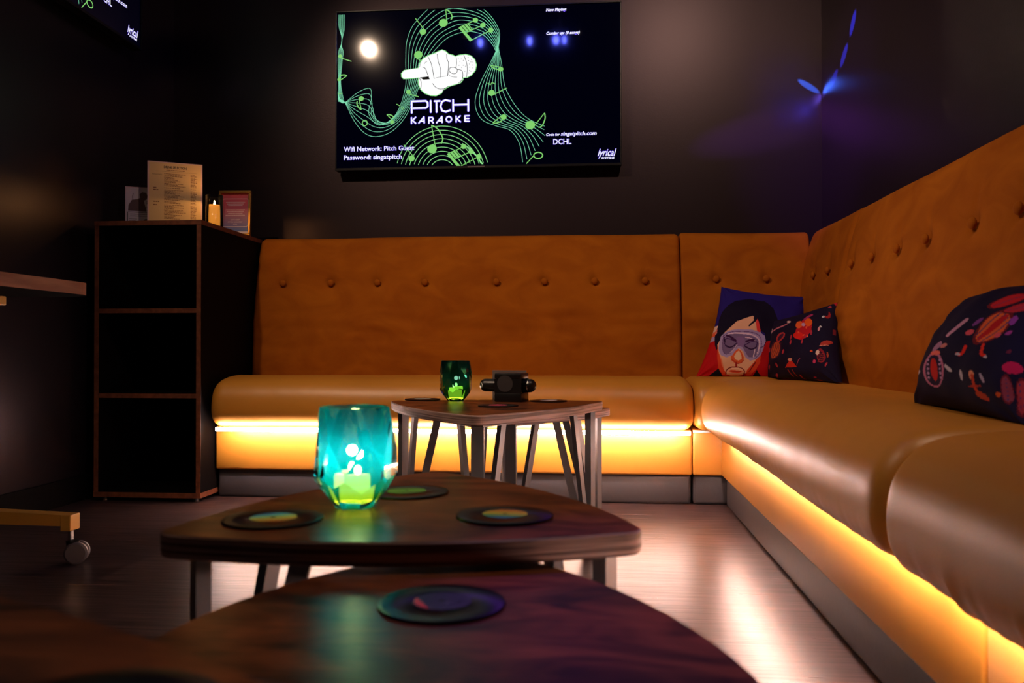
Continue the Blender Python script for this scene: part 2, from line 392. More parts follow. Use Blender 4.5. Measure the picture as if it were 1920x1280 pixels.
RB = [(y, .90) for y in (3.08, 2.86, 2.63, 2.41, 2.12, 1.90, 1.67, 1.45)]
B2 = bench('long mustard bench along the right wall, nearest the corner', 1.25, 3.16, right_frame, -math.pi/2, RB, .635, 21, led=(1.26, 3.12), baseL=(1.14, 3.335), seatL=(1.25, 3.235), ruffle=.005)
B3 = bench('mustard bench at the right edge, nearest the camera', -.6, 1.24, right_frame, -math.pi/2, [(y, .90) for y in (1.0, .78, .56, .34)], .635, 33, led=(-.5, 1.24), baseL=(-.6, 1.135), seatL=(-.6, 1.248), ruffle=.010)

# ------------------------------------------------------------------ television with its picture
# picture coordinates: 0..1820 wide, 0..1024 high, y down
class Art:
    def __init__(s, W, H, PW, PH, y0=0): s.W = W; s.H = H; s.PW = PW; s.PH = PH; s.mb = MB(); s.lay = 0; s.y0 = y0
    def loc(s, x, y, e=0): return ((x/s.PW-.5)*s.W, s.y0-.0002-.00012*s.lay-e, (.5-y/s.PH)*s.H)
    def poly(s, pts, m):
        tri = tessellate_polygon([[Vector((x, y, 0)) for x, y in pts]])
        s.mb.add([s.loc(x, y) for x, y in pts], [tuple(q) for q in tri], m)
    def ell(s, x, y, rx, ry, m, a=0, n=20):
        s.poly([(x+rx*math.cos(q)*math.cos(a)-ry*math.sin(q)*math.sin(a), y+rx*math.cos(q)*math.sin(a)+ry*math.sin(q)*math.cos(a)) for q in (2*math.pi*k/n for k in range(n))], m)
    def ring(s, x, y, rx, ry, wd, m, n=24, a0=0, a1=2*math.pi):
        s.stroke([(x+rx*math.cos(a0+(a1-a0)*k/n), y+ry*math.sin(a0+(a1-a0)*k/n)) for k in range(n+1)], wd, m)
    def stroke(s, pts, wd, m, cap=False):
        P = [Vector(p) for p in pts]; n = len(P); vs = []
        for i in range(n):
            d = (P[min(n-1, i+1)]-P[max(0, i-1)])
            if d.length < 1e-6: d = Vector((1, 0))
            d.normalize(); q = Vector((-d.y, d.x))*wd/2
            vs += [s.loc(*(P[i]+q)), s.loc(*(P[i]-q))]
        s.mb.add(vs, [(2*i, 2*i+1, 2*i+3, 2*i+2) for i in range(n-1)], m)
        if cap:
            for p in (P[0], P[-1]): s.ell(p.x, p.y, wd/2, wd/2, m, 0, 12)
    def text(s, txt, x, y, h, m, wscale=1, shear=0, off=0, width=None, center=False, skew=0):
        cu = bpy.data.curves.new('t', 'FONT'); cu.body = txt; cu.size = 1; cu.offset = off; cu.fill_mode = 'FRONT'; cu.resolution_u = 2
        o = bpy.data.objects.new('t', cu); me = bpy.data.meshes.new_from_object(o)
        V = [v.co.copy() for v in me.vertices]; F = [tuple(p.vertices) for p in me.polygons]
        mx = max(v.x for v in V); k = h/.72
        if width: wscale = width/(mx*k)
        ox = x - (mx*k*wscale/2 if center else 0)
        s.mb.add([s.loc(ox+v.x*k*wscale+v.y*k*shear, y-v.y*k+skew*(v.x*k*wscale)) for v in V], F, m)
        bpy.data.objects.remove(o); bpy.data.curves.remove(cu); bpy.data.meshes.remove(me)
def cr(pts, per=8):
    P = [Vector(p) for p in pts]; out = []
    for i in range(len(P)-1):
        p0 = P[max(0, i-1)]; p1 = P[i]; p2 = P[i+1]; p3 = P[min(len(P)-1, i+2)]
        for k in range(per):
            t = k/per; out.append(.5*((2*p1)+(p2-p0)*t+(2*p0-5*p1+4*p2-p3)*t*t+(3*p1-p0-3*p2+p3)*t**3))
    return out+[P[-1]]
def zmap(x, y):      # as measured on the tilted picture -> upright picture
    top = 90-52*(x-50)/1818; bot = 1085-15*(x-30)/1840
    v = (y-top)/(bot-top); l = 50-20*v
    return ((x-l)/(1868-l)*1820, v*1024)
TVW, TVH = 1.337, .752
def tv_art():
    A = Art(TVW-.012, TVH-.02, 1820, 1024)
    BG, LN, LN2, NT, WH, BK, GL = range(7)
    A.poly([(0, 0), (1820, 0), (1820, 1024), (0, 1024)], BG); A.lay = 1
    def clipstroke(pts, wd, m, ok):
        cur = []
        for p in pts:
            if ok(p): cur.append(p)
            else:
                if len(cur) > 1: A.stroke([zmap(*q) for q in cur], wd, m)
                cur = []
        if len(cur) > 1: A.stroke([zmap(*q) for q in cur], wd, m)
    def family(a, b, n, wd, m, ok):
        for i in range(n):
            t = i/(n-1); clipstroke(cr([(p[0]*(1-t)+q[0]*t, p[1]*(1-t)+q[1]*t) for p, q in zip(a, b)]), wd, m, ok)
    inside = lambda p: p[1] > 66 and p[1] < 1072 and p[0] > 46
    family([(62, 100), (60, 170), (80, 265), (55, 340), (50, 440), (52, 560), (47, 650)], [(100, 100), (97, 190), (75, 285), (86, 340), (76, 420), (66, 540), (85, 655)], 7, 2.2, LN, inside)
    family([(45, 590), (60, 640), (92, 664), (150, 780), (220, 862), (300, 885), (400, 852), (490, 760), (560, 620), (605, 500), (640, 400), (700, 320), (780, 250), (900, 215), (1000, 238), (1060, 300), (1082, 345)],
           [(45, 655), (60, 658), (92, 664), (180, 600), (258, 575), (268, 640), (250, 740), (320, 812), (430, 740), (493, 570), (497, 400), (510, 260), (575, 140), (740, 20), (985, 62), (1100, 200), (1098, 320)], 9, 2.7, LN, inside)
    family([(1082, 345), (1040, 430), (975, 560), (945, 680), (985, 780), (1080, 825), (1170, 855), (1228, 940), (1250, 1070)],
           [(1098, 320), (1118, 430), (1135, 560), (1170, 640), (1215, 710), (1265, 765), (1320, 800), (1390, 830), (1460, 850)], 9, 2.7, LN, lambda p: p[0] < 1392 and p[1] < 1068)
    for k in range(9):
        ry = 318-30*k; rx = 305-28*k; cy = 1140-3*k
        clipstroke([(727+rx*math.cos(q), cy-ry*math.sin(q)) for q in (math.pi*j/48 for j in range(49))], 3.6, LN2, lambda p: p[1] < 1074)
    for k in range(5):
        clipstroke(cr([(860+14*k, 935+14*k), (930+6*k, 985+9*k), (985+3*k, 1075)]), 3.5, LN2, inside)
    A.lay = 2
    def note(x, y, r, tx, ty, flag=0, m=NT, a=-.2):
        X, Y = zmap(x, y); TX, TY = zmap(tx, ty); A.ell(X, Y, r*1.1, r, m, a)
        ang = math.atan2(TY-Y, TX-X)+(math.pi/2)*.55; sx = X+r*math.cos(ang); sy = Y+r*math.sin(ang)
        A.stroke([(sx, sy), (TX, TY)], 5, m)
        if flag:
            d = Vector((sx-TX, sy-TY)); q = Vector((-d.y, d.x))*flag
            A.stroke(cr([(TX, TY), (TX+d.x*.25+q.x*.4, TY+d.y*.25+q.y*.4), (TX+d.x*.7+q.x*.62, TY+d.y*.7+q.y*.62), (TX+d.x*.95+q.x*.45, TY+d.y*.95+q.y*.45)]), 7, m)
    note(612, 215, 19, 565, 128); note(745, 158, 26, 762, 72, -.8); note(580, 362, 25, 600, 402); note(200, 640, 16, 200, 712, -.5)
    note(512, 600, 14, 580, 632); note(402, 792, 12, 368, 745, -.6); note(1052, 612, 19, 1152, 580); note(1112, 460, 15, 1050, 435, .5)
    note(1128, 768, 17, 1058, 805, .6); note(1298, 822, 28, 1390, 745, -.6); note(662, 968, 28, 660, 815, -.65); note(527, 1028, 19, 478, 940)
    note(66, 366, 12, 140, 400); note(56, 516, 11, 108, 492, .8)
    X, Y = zmap(222, 797); A.ring(X, Y, 16, 18, 6, NT); X, Y = zmap(1348, 1018); A.ring(X, Y, 28, 20, 7, NT); A.stroke([zmap(1320, 1018), zmap(1272, 1070)], 5, NT)
    X, Y = zmap(472, 703); A.ring(X, Y, 7, 8, 3, NT); A.stroke([zmap(433, 678), zmap(458, 690)], 5, NT); A.stroke([zmap(48, 608), zmap(76, 604)], 5, NT)
    A.stroke([zmap(1028, 548), zmap(1045, 560), zmap(1055, 545), zmap(1078, 556)], 6, NT)
    for ox, oy in ((0, 0), (-84, 813)):      # beamed triplets
        g = lambda x, y: zmap(x+ox, y+oy)
        for hx, hy, bx_, by_ in ((952, 142, 850, 190), (1000, 175, 878, 228), (1050, 208, 918, 275)):
            X, Y = g(hx, hy); A.ell(X, Y, 17, 16, NT); A.stroke([g(hx, hy), g(bx_, by_)], 5, NT)
        A.poly([g(848, 185), g(905, 160), g(934, 205), g(878, 215)], NT); A.poly([g(843, 190), g(858, 184), g(932, 268), g(916, 280)], NT)
        A.lay = 3
        for k in range(3): A.stroke([g(862+k*18, 182-k*8), g(890+k*18, 214-k*6)], 4, BG)
        A.lay = 2
    # the fist with the microphone
    h = lambda x, y: zmap(411.4+x*.4553, 274.3+y*.4553)
    def hp(pts, m, grow=0):
        if grow:
            c = Vector((sum(p[0] for p in pts)/len(pts), sum(p[1] for p in pts)/len(pts)))
            pts = [tuple(Vector(p)+(Vector(p)-c).normalized()*grow) for p in pts]
        A.poly([h(*p) for p in pts], m)
    head = [(900, 225), (960, 205), (1050, 198), (1120, 220), (1170, 270), (1192, 345), (1175, 420), (1120, 485), (1060, 515), (1000, 520), (940, 480), (900, 400)]
    fist = [(375, 370), (395, 310), (440, 250), (520, 205), (610, 175), (660, 150), (710, 130), (760, 150), (800, 190), (860, 205), (915, 235), (920, 370), (985, 405), (1005, 450), (1000, 550), (960, 595), (890, 615), (800, 640), (720, 690), (700, 730), (620, 770), (540, 765), (460, 735), (400, 680), (370, 600), (370, 515)]
    stick = [(170, 410), (440, 370), (520, 400), (520, 500), (300, 520), (160, 530), (130, 500), (128, 450)]
    for sh in (head, fist, stick): hp(sh, LN2, 11)
    A.lay = 3
    for sh in (head, fist, stick): hp(sh, WH)
    A.lay = 4
    hp([(385, 515), (510, 500), (530, 540), (440, 545)], BK)
    hs = lambda pts, wd=3.2: A.stroke([h(*p) for p in cr(pts)], wd, BK)
    hs([(430, 365), (470, 390), (500, 470), (525, 540)]); hs([(505, 215), (550, 310), (575, 420), (592, 530)]); hs([(640, 185), (655, 290), (685, 400), (686, 515)])
    hs([(775, 185), (780, 260), (800, 320), (785, 500)]); hs([(912, 235), (915, 320), (905, 385)]); hs([(380, 520), (405, 570), (405, 640), (395, 680)])
    hs([(570, 600), (610, 650), (680, 680), (760, 665)]); hs([(800, 640), (740, 675), (712, 710)], 2.5); hs([(805, 420), (825, 380), (880, 375), (920, 400), (915, 450), (870, 465), (825, 445), (805, 420)])
    hs([(925, 405), (985, 420), (1002, 470), (990, 550), (940, 595)]); hs([(800, 440), (810, 490), (870, 510), (920, 515)], 2.2); hs([(590, 530), (700, 505), (790, 495)], 2)
    hs([(1018, 203), (1050, 290), (1068, 400), (1052, 518)]); hs([(455, 325), (470, 300), (495, 290)], 2); hs([(410, 280), (395, 340), (380, 370)], 2)
    for dx, dy in ((940, 255), (983, 258), (963, 296), (1012, 278), (992, 316), (950, 347), (1008, 347), (1040, 360), (988, 378), (1032, 433), (1018, 485), (1080, 237), (1127, 266), (1085, 284), (1118, 300), (1147, 302), (1097, 330), (1143, 345), (1100, 376), (1145, 385), (1098, 420), (1117, 434), (1087, 456)):
        X, Y = h(dx, dy); A.ell(X, Y, 2.2, 2.6, BK, 0, 6)
    # lettering: PITCH / KARAOKE
    PI = [[(265, 1010), (265, 850), (470, 845), (495, 870), (497, 920), (470, 945), (290, 948)], [(538, 845), (538, 1003)], [(595, 850), (668, 848)], [(622, 860), (622, 1003)],
          [(815, 850), (750, 835), (700, 860), (680, 925), (700, 985), (755, 1003), (815, 980)], [(860, 835), (860, 995)], [(870, 905), (1065, 902)], [(1075, 835), (1075, 992)]]
    KA = [[(260, 1080), (260, 1160)], [(320, 1075), (275, 1118), (320, 1160)], [(365, 1158), (440, 1070), (443, 1155)], [(405, 1132), (440, 1132)], [(510, 1160), (510, 1080), (560, 1080), (572, 1100), (560, 1122), (515, 1124)], [(545, 1125), (572, 1158)],
          [(622, 1156), (697, 1068), (700, 1152)], [(662, 1130), (697, 1130)], [(800, 1068), (828, 1085), (835, 1112), (820, 1140), (795, 1148), (768, 1135), (758, 1108), (770, 1080), (800, 1068)], [(900, 1065), (900, 1148)], [(958, 1062), (915, 1105), (960, 1145)],
          [(1085, 1060), (1025, 1062), (1025, 1138), (1085, 1140)], [(1028, 1100), (1080, 1100)]]
    for ly, m, ex in ((2, GL, 5), (5, WH, 0)):
        A.lay = ly
        for sset, wd in ((PI, 11), (KA, 8.5)):
            for st in sset:
                for p, q in zip(st, st[1:]): A.stroke([h(*p), h(*q)], wd+ex, m, True)
    def wtext(txt, x, y, hh, width, shear=0, off=.0):
        X, Y = zmap(x, y); X2, Y2 = zmap(x+width, y-52*width/1818)
        A.lay = 3; A.text(txt, X, Y, hh, GL, shear=shear, off=off+.035, width=X2-X); A.lay = 5; A.text(txt, X, Y, hh, WH, shear=shear, off=off, width=X2-X)
    wtext('Wifi Network: Pitch Guest', 80, 978, 30, 465, 0, .012); wtext('Password: singatpitch', 76, 1032, 30, 388, 0, .012)
    wtext('Now Playing:', 1402, 90, 19, 128, .2, .03); wtext('Coming up: (0 songs)', 1402, 241, 19, 212, .2, .03)
    wtext('Code for', 1397, 893, 17, 88, .2, .025); wtext('singatpitch.com', 1492, 892, 24, 226, .2, .02); wtext('DCHL', 1442, 948, 36, 118, 0, .005)
    wtext('lyrical', 1724, 1026, 46, 108, .28, .012); wtext('SYSTEMS', 1748, 1046, 12, 82, .2, .03)
    return A.mb
def television(label, loc, rz, screen_data=None):
    t = thing('television', label, 'television', loc, rz)
    W, H = TVW, TVH
    fr = MB().box(-W/2, W/2, .004, .045, 0, H, 0, .004).box(-W*.3, W*.3, .045, .06, .1, H-.15, 0, .004)
    fr.box(-W/2, W/2, -.004, .010, 0, .012, 0, .001).box(-W/2, W/2, -.004, .010, H-.006, H, 0, .001).box(-W/2, -W/2+.006, -.004, .010, .012, H-.006, 0, .001).box(W/2-.006, W/2, -.004, .010, .012, H-.006, 0, .001)
    fr.build('bezel', M['tv'], t)
    MB().box(-.04, .04, -.0055, -.004, .003, .009, 0).build('badge', M['grey'], t)
    if screen_data is None:
        s = tv_art().build('screen', [M[k] for k in ('scr_bg', 'scr_line', 'scr_line2', 'scr_note', 'scr_white', 'scr_black', 'scr_glow')], t, False, recalc=False)
    else:
        s = bpy.data.objects.new('screen', screen_data); link(s, t)
    s.location = (0, .002, .003+H/2)
    return s.data
sd = television('large wall television showing the fist logo above the long tan bench', (-.533, 3.914, 1.440), 0)
television('television on the left wall, only a corner in view', (-1.962, 2.885, 1.905), math.pi/2, sd)


# ------------------------------------------------------------------ shelf unit
def shelf_unit():
    t = thing('shelf_unit', 'tall black open shelf unit with reddish wood edging', 'shelf', (-1.745, 3.222, 0))
    X0, X1, D, H = -.225, .215, .75, 1.11
    def board(name, x0, x1, y0, y1, z0, z1, edges):
        mb = MB().box(x0, x1, y0+.0015, y1, z0, z1, 0)
        mb.box(x0, x1, y0, y0+.002, z0, z1, 1)
        if 'side' in edges: mb.box(x1, x1+.0015, y0, y1, z0, z1, 1); mb.box(x0-.0015, x0, y0, y1, z0, z1, 1)
        return mb.build(name, [M['blackmatte'], M['edge']], t)
    board('top_board', X0, X1, 0, D, H-.018, H, 'side'); board('bottom_board', X0, X1, 0, D, .016, .036, 'side')
    board('side_panel', X0, X0+.018, .001, D, .036, H-.018, ''); board('side_panel', X1-.018, X1, .001, D, .036, H-.018, '')
    board('shelf_board', X0+.018, X1-.018, .004, D-.01, .744, .762, ''); board('shelf_board', X0+.018, X1-.018, .004, D-.01, .408, .426, '')
    MB().box(X0+.018, X1-.018, D-.008, D, .036, H-.018).build('back_panel', M['blackmatte'], t)
    for x in (X0+.03, X1-.03):
        for y in (.03, D-.04): MB().lathe([(.014, 0), (.012, .016)], 14, 0, (x, y, 0)).build('foot', M['black'], t)
    for z in (.395, .365, .335, .73, .70): MB().lathe([(.003, 0), (.003, .006)], 8, 0, (X0+.018, .06, z), 'x').build('shelf_pin', M['chrome'], t)
shelf_unit()
# things standing on the shelf unit
ZT = 1.110
def lines(A, x0, x1, y, m, h, gaps=True, ragged=0):
    x = x0; e = x1-ragged*(x1-x0)*random.random()
    while x < e:
        wd = random.uniform(.02, .06)*A.PW; A.poly([(x, y), (min(e, x+wd), y), (min(e, x+wd), y+h), (x, y+h)], m); x += wd+(.008*A.PW)
def drink_menu():
    t = thing('drink_menu', 'tall cream drink menu in a clear stand on the black shelf unit', 'menu', (-1.752, 3.45, ZT), math.radians(29))
    MB().box(-.108, .108, .0, .004, .0, .279, 0, .0008).box(-.108, .108, .0, .035, 0, .003, 0, .0005).build('stand', M['acrylic'], t)
    A = Art(.204, .268, 1000, 1300); A.poly([(0, 0), (1000, 0), (1000, 1300), (0, 1300)], 0); A.lay = 1
    A.text('DRINK SELECTION', 500, 110, 50, 1, off=.03, width=440, center=True); A.text('NON-ALCOHOLIC', 60, 252, 22, 2, off=.01, width=190)
    lines(A, 330, 680, 140, 2, 14)
    A.poly([(120, 175), (930, 175), (930, 178), (120, 178)], 2)
    y = 215
    for g, n in enumerate((11, 1, 9, 2, 12)):
        if g: lines(A, 80, 80+random.uniform(60, 130), y, 2, 20)
        for k in range(n):
            lines(A, 290, 720, y, 2, 12, ragged=.6); lines(A, 800, 930, y, 2, 12, ragged=.4); y += 25
        y += 16
    o = A.mb.build('menu_sheet', [M['menu'], M['ink'], M['inkbrown']], t, False, recalc=False); o.location = (0, -.0002, .141)
drink_menu()
def photo_card():
    t = thing('photo_card', 'small white card with a bald figure printed on it, left of the drink menu', 'card', (-1.914, 3.47, ZT), math.radians(27))
    MB().box(-.062, .062, .0, .004, .0, .182, 0, .0008).box(-.062, .062, .0, .06, 0, .003, 0, .0005).build('stand', M['acrylic'], t)
    A = Art(.118, .174, 400, 700); A.poly([(0, 0), (400, 0), (400, 700), (0, 700)], 0); A.lay = 1
    A.poly([(30, 400), (35, 300), (80, 210), (160, 190), (190, 170), (180, 110), (215, 70), (265, 75), (290, 130), (275, 190), (240, 215), (250, 280), (270, 360), (268, 400)], 2)
    A.stroke([(92, 215), (88, 150), (98, 95)], 8, 2)
    lines(A, 275, 360, 225, 1, 14); lines(A, 275, 370, 255, 1, 14); lines(A, 270, 380, 330, 2, 6); lines(A, 60, 380, 385, 2, 6)
    A.lay = 2
    for a, b in (((25, 420), (375, 420)), ((375, 420), (375, 668)), ((375, 668), (25, 668)), ((25, 668), (25, 420))): A.stroke([a, b], 8, 1)
    A.ell(275, 590, 52, 62, 1); lines(A, 60, 340, 450, 2, 8); lines(A, 60, 340, 480, 2, 8); lines(A, 45, 150, 530, 2, 8); lines(A, 45, 140, 560, 2, 8); lines(A, 45, 190, 630, 2, 8)
    o = A.mb.build('card_print', [M['paper'], M['ink'], M['skinprint']], t, False, recalc=False); o.location = (0, -.0002, .091)
photo_card()
def pillar_candle():
    t = thing('pillar_candle', 'glowing pillar candle in clear glass on the black shelf unit', 'candle', (-1.575, 3.44, ZT))
    MB().lathe([(.0355, 0), (.0355, .135), (.0338, .135), (.0338, .004)], 40, 0, close=False).lathe([(.0001, .0), (.0335, 0)], 40, 0, close=False).build('glass_cylinder', M['glass'], t, True)
    MB().lathe([(.001, .004), (.0315, .004), (.0325, .02), (.0325, .090), (.031, .093), (.012, .090), (.001, .089)], 40, 0, close=False).build('wax', M['wax'], t, True)
    MB().lathe([(.0005, .087), (.0035, .093), (.0045, .099), (.003, .107), (.0005, .115)], 16, 0, close=False).build('flame', M['flame'], t, True)
    d2 = bpy.data.lights.new('candle_glow', 'POINT'); d2.energy = .55; d2.color = (1, .5, .16); d2.shadow_soft_size = .012
    l = bpy.data.objects.new('candle_glow', d2); COL.objects.link(l); l.location = (-1.575, 3.44, ZT+.122)
pillar_candle()
def gold_frame():
    t = thing('picture_frame', 'small gold framed notice on the black shelf unit, right of the candle', 'picture frame', (-1.600, 3.70, ZT), math.radians(3), rot=(math.radians(-3), 0, math.radians(3)))
    W, H, b = .146, .205, .011
    mb = MB()
    for x0, x1, z0, z1 in ((-W/2, W/2, 0, b), (-W/2, W/2, H-b, H), (-W/2, -W/2+b, b, H-b), (W/2-b, W/2, b, H-b)): mb.box(x0, x1, -.008, .010, z0, z1, 0, .002)
    mb.build('frame', M['gold'], t)
    MB().box(-W/2+.004, W/2-.004, .004, .009, .004, H-.004, 0).build('backing', M['black'], t)
    g = mat('notice_print', (.5, .3, .4), .35, coat=.3); nt = g.node_tree; tc = nt.nodes.new('ShaderNodeTexCoord'); sx = nt.nodes.new('ShaderNodeSeparateXYZ'); r = nt.nodes.new('ShaderNodeValToRGB')
    e = r.color_ramp.elements; e[0].color = (.10, .16, .42, 1); e[0].position = .1; e[1].color = (.60, .08, .12, 1); e[1].position = .9
    x = e.new(.5); x.color = (.34, .14, .24, 1)
    mr = nt.nodes.new('ShaderNodeMapRange'); mr.inputs[1].default_value = -.09; mr.inputs[2].default_value = .06
    nt.links.new(tc.outputs['Object'], sx.inputs[0]); nt.links.new(sx.outputs[2], mr.inputs[0]); nt.links.new(mr.outputs[0], r.inputs[0]); nt.links.new(r.outputs[0], nt.nodes['Principled BSDF'].inputs['Base Color'])
    A = Art(W-2*b, H-2*b, 600, 900); A.poly([(0, 0), (600, 0), (600, 900), (0, 900)], 0); A.lay = 1
    A.poly([(0, 850), (600, 850), (600, 900), (0, 900)], 1)
    R = 40; fr = []
    for cx, cy, a0 in ((540, 160, -90), (540, 700, 0), (60, 700, 90), (60, 160, 180)):
        for k in range(7): q = math.radians(a0+15*k); fr.append((cx+R*math.cos(q)-(R if cx > 300 else -R)*0, cy+R*math.sin(q)))
    A.stroke(fr+[fr[0]], 9, 1)
    for i, y in enumerate((190, 228, 262, 360, 395, 440, 480)): lines(A, 90+25*(i % 3), 510-25*(i % 3), y, 1, 12)
    A.text("LET'S KEEP", 300, 600, 28, 1, off=.01, width=200, center=True); A.text('PITCH KARAOKE', 300, 650, 28, 1, off=.01, width=320, center=True); A.text('FUN', 300, 700, 28, 1, off=.01, width=80, center=True)
    o = A.mb.build('notice', [g, M['printwhite']], t, False, recalc=False); o.location = (0, .0035, H/2)
gold_frame()

# ------------------------------------------------------------------ high table on castors at the left
def castor(parent, x, y, rz):
    c = MB().lathe([(.007, .062), (.007, .105)], 12, 0, (x, y, 0)).build('castor', M['chrome'], parent)
    mb = MB(); ca, sa = math.cos(rz), math.sin(rz)
    for off in (-.013, .013):
        o = len(mb.v); mb.lathe([(.004, -.009), (.026, -.009), (.031, -.005), (.031, .005), (.026, .009), (.004, .009)], 28, 0, axis='y')
        for i in range(o, len(mb.v)):
            v = mb.v[i]; px, py = v[0]-.016, v[1]+off
            mb.v[i] = (x+px*ca-py*sa, y+px*sa+py*ca, v[2]+.031)
    autosmooth(mb.build('wheel', M['grey'], c), 30)
    autosmooth(MB().lathe([(.016, .05), (.018, .064), (.006, .068)], 20, 0, (x-.006*ca, y, 0)).build('fork', M['black'], c), 30)
def high_table():
    t = thing('mobile_table', 'high wooden-edged table on a yellow wheeled base by the left wall', 'table', (-1.72, 1.93, 0))
    pts = []
    X0, X1, Y0, Y1, r = -.295, .315, -.42, .40, .10
    for cx, cy, a0 in ((X1-r, Y1-r, 0), (X0+r, Y1-r, 90), (X0+r, Y0+r, 180), (X1-r, Y0+r, 270)):
        for k in range(10): q = math.radians(a0+10*k); pts.append((cx+r*math.cos(q), cy+r*math.sin(q)))
    n = len(pts)
    vs = [(x, y, .752) for x, y in pts]+[(x, y, .786) for x, y in pts]
    mesh('table_top', vs, [tuple(range(n)), tuple(range(n, 2*n))]+[(i, (i+1) % n, n+(i+1) % n, n+i) for i in range(n)], [M['blackmatte'], M['deskedge']], t, False, [0, 1]+[1]*n)
    MB().box(X0+.03, .10, .27, .30, .722, .748, 0, .003).build('top_bracket', M['yellow'], t); MB().box(X0+.03, .10, -.32, -.29, .722, .748, 0, .003).build('top_bracket', M['yellow'], t)
    MB().box(-.23, -.17, -.33, .31, .12, .16, 0, .004).build('base_bar', M['yellow'], t)
    MB().box(-.23, -.17, .25, .31, .16, .722, 0, .004).build('column', M['black'], t); MB().box(-.23, -.17, -.33, -.27, .16, .722, 0, .004).build('column', M['black'], t)
    for y in (.345, -.33):
        mb = MB(); x0, x1 = -.255, .275
        vs = [(x0, y-.022, .112), (x0, y+.022, .112), (x1, y-.022, .108), (x1, y+.022, .108), (x0, y-.022, .156), (x0, y+.022, .156), (x1, y-.022, .138), (x1, y+.022, .138)]
        mb.add(vs, [(0, 1, 3, 2), (4, 6, 7, 5), (0, 2, 6, 4), (1, 5, 7, 3), (0, 4, 5, 1), (2, 3, 7, 6)]); mb.box(x1-.030, x1+.001, y-.023, y+.023, .094, .139, 0, .003); mb.box(x0, x0+.03, y-.023, y+.023, .094, .14, 0, .003)
        mb.build('base_arm', M['yellow'], t)
        castor(t, x1-.012, y, math.radians(200)); castor(t, x0+.014, y, math.radians(20))
high_table()

# ------------------------------------------------------------------ nesting tables
def top_outline(V, bulge, rc, per=14):
    V = [Vector(v) for v in V]
    if (V[1]-V[0]).cross(V[2]-V[0]) < 0: V = [V[0], V[2], V[1]]
    c = sum(V, Vector((0, 0)))/3; inner = [c+(v-c)*(1-rc*1.9/(v-c).length) for v in V]
    out = []; arcs = []
    for i in range(3):
        a, b = inner[i], inner[(i+1) % 3]; d = b-a; L = d.length; n = Vector((d.y, -d.x)).normalized()
        R = (L*L/4+bulge*bulge)/(2*bulge); cc = (a+b)/2 - n*(R-bulge); h = math.asin(L/2/R); base = math.atan2(n.y, n.x)
        arcs.append((cc, R, base-h, base+h))
    for i in range(3):
        cc, R, a0, a1 = arcs[i]
        for k in range(per+1): q = a0+(a1-a0)*k/per; out.append(cc+Vector((math.cos(q), math.sin(q)))*(R+rc))
        e = inner[(i+1) % 3]; b0 = arcs[(i+1) % 3][2]
        while b0 < a1: b0 += 2*math.pi
        for k in range(1, 8): q = a1+(b0-a1)*k/8; out.append(e+Vector((math.cos(q), math.sin(q)))*rc)
    return out, V
def nest_table(label, V, h, group=None):
    c = Vector((sum(v[0] for v in V)/3, sum(v[1] for v in V)/3))
    t = thing('nesting_table', label, 'table', (c.x, c.y, 0), group=group)
    out, W = top_outline([(v[0]-c.x, v[1]-c.y) for v in V], .036, .026)
    n = len(out); th = .024; e = .002
    cc = Vector((0, 0))
    rings = [(h-th, e), (h-th+e, 0), (h-e, 0), (h, e)]
    vs = []
    for z, ins in rings:
        for i, p in enumerate(out):
            d = (out[(i+1) % n]-out[i-1]).normalized(); q = p - Vector((d.y, -d.x))*ins; vs.append((q.x, q.y, z))
    fs = [tuple(range(n))[::-1], tuple(3*n+i for i in range(n))]; fm = [1, 0]
    for j in range(3):
        for i in range(n): fs.append((j*n+i, j*n+(i+1) % n, (j+1)*n+(i+1) % n, (j+1)*n+i)); fm.append(1)
    mesh('table_top', vs, fs, [M['wood'], M['ply']], t, False, fm)
    for i in range(3):
        v = W[i]; u = (Vector((0, 0))-v).normalized(); foot = v+u*.062
        mb = MB(); zt = h-th-.004
        tang = Vector((-u.y, u.x))
        mb.bar((foot.x, foot.y, .012), (foot.x, foot.y, zt),   .030, .015, (tang.x, tang.y, 0))
        for j in (1, 2):
            s = (W[(i+j) % 3]-v).normalized()
            a = foot+s*.012; b = foot+s*.105
            mb.bar((a.x, a.y, .012), (b.x, b.y, zt), .021, .013, (s.x, s.y, 0))
            mb.bar((foot.x, foot.y, zt), (foot.x+s.x*.13, foot.y+s.y*.13, zt), .03, .005, (-s.y, s.x, 0))
        lg = mb.build('leg', M['metal'], t)
        MB().lathe([(.017, 0), (.019, .003), (.017, .012)], 18, 0, (foot.x, foot.y, 0)).build('foot_pad', M['black'], lg, True)
    return t
nest_table('large triangular nesting table beside the far bench, holding the small dark candle holder', [(-.60, 2.47), (-.262, 1.90), (.045, 2.52)], .450)
nest_table('lower nesting table tucked under the right side of the far table', [(.075, 2.735), (-.235, 2.33), (-.42, 2.80)], .415)
nest_table('middle nesting table in the foreground, holding the bright teal candle holder', [(-.452, .812), (.070, .875), (-.238, 1.30)], .415)
nest_table('lowest foreground nesting table, with one record coaster with a red label', [(.125, .545), (-.135, .945), (-.345, .58)], .385)
nest_table('dark nesting table at the bottom left corner, closest to the camera', [(-.55, .56), (.035, .235), (-.50, -.07)], .450)

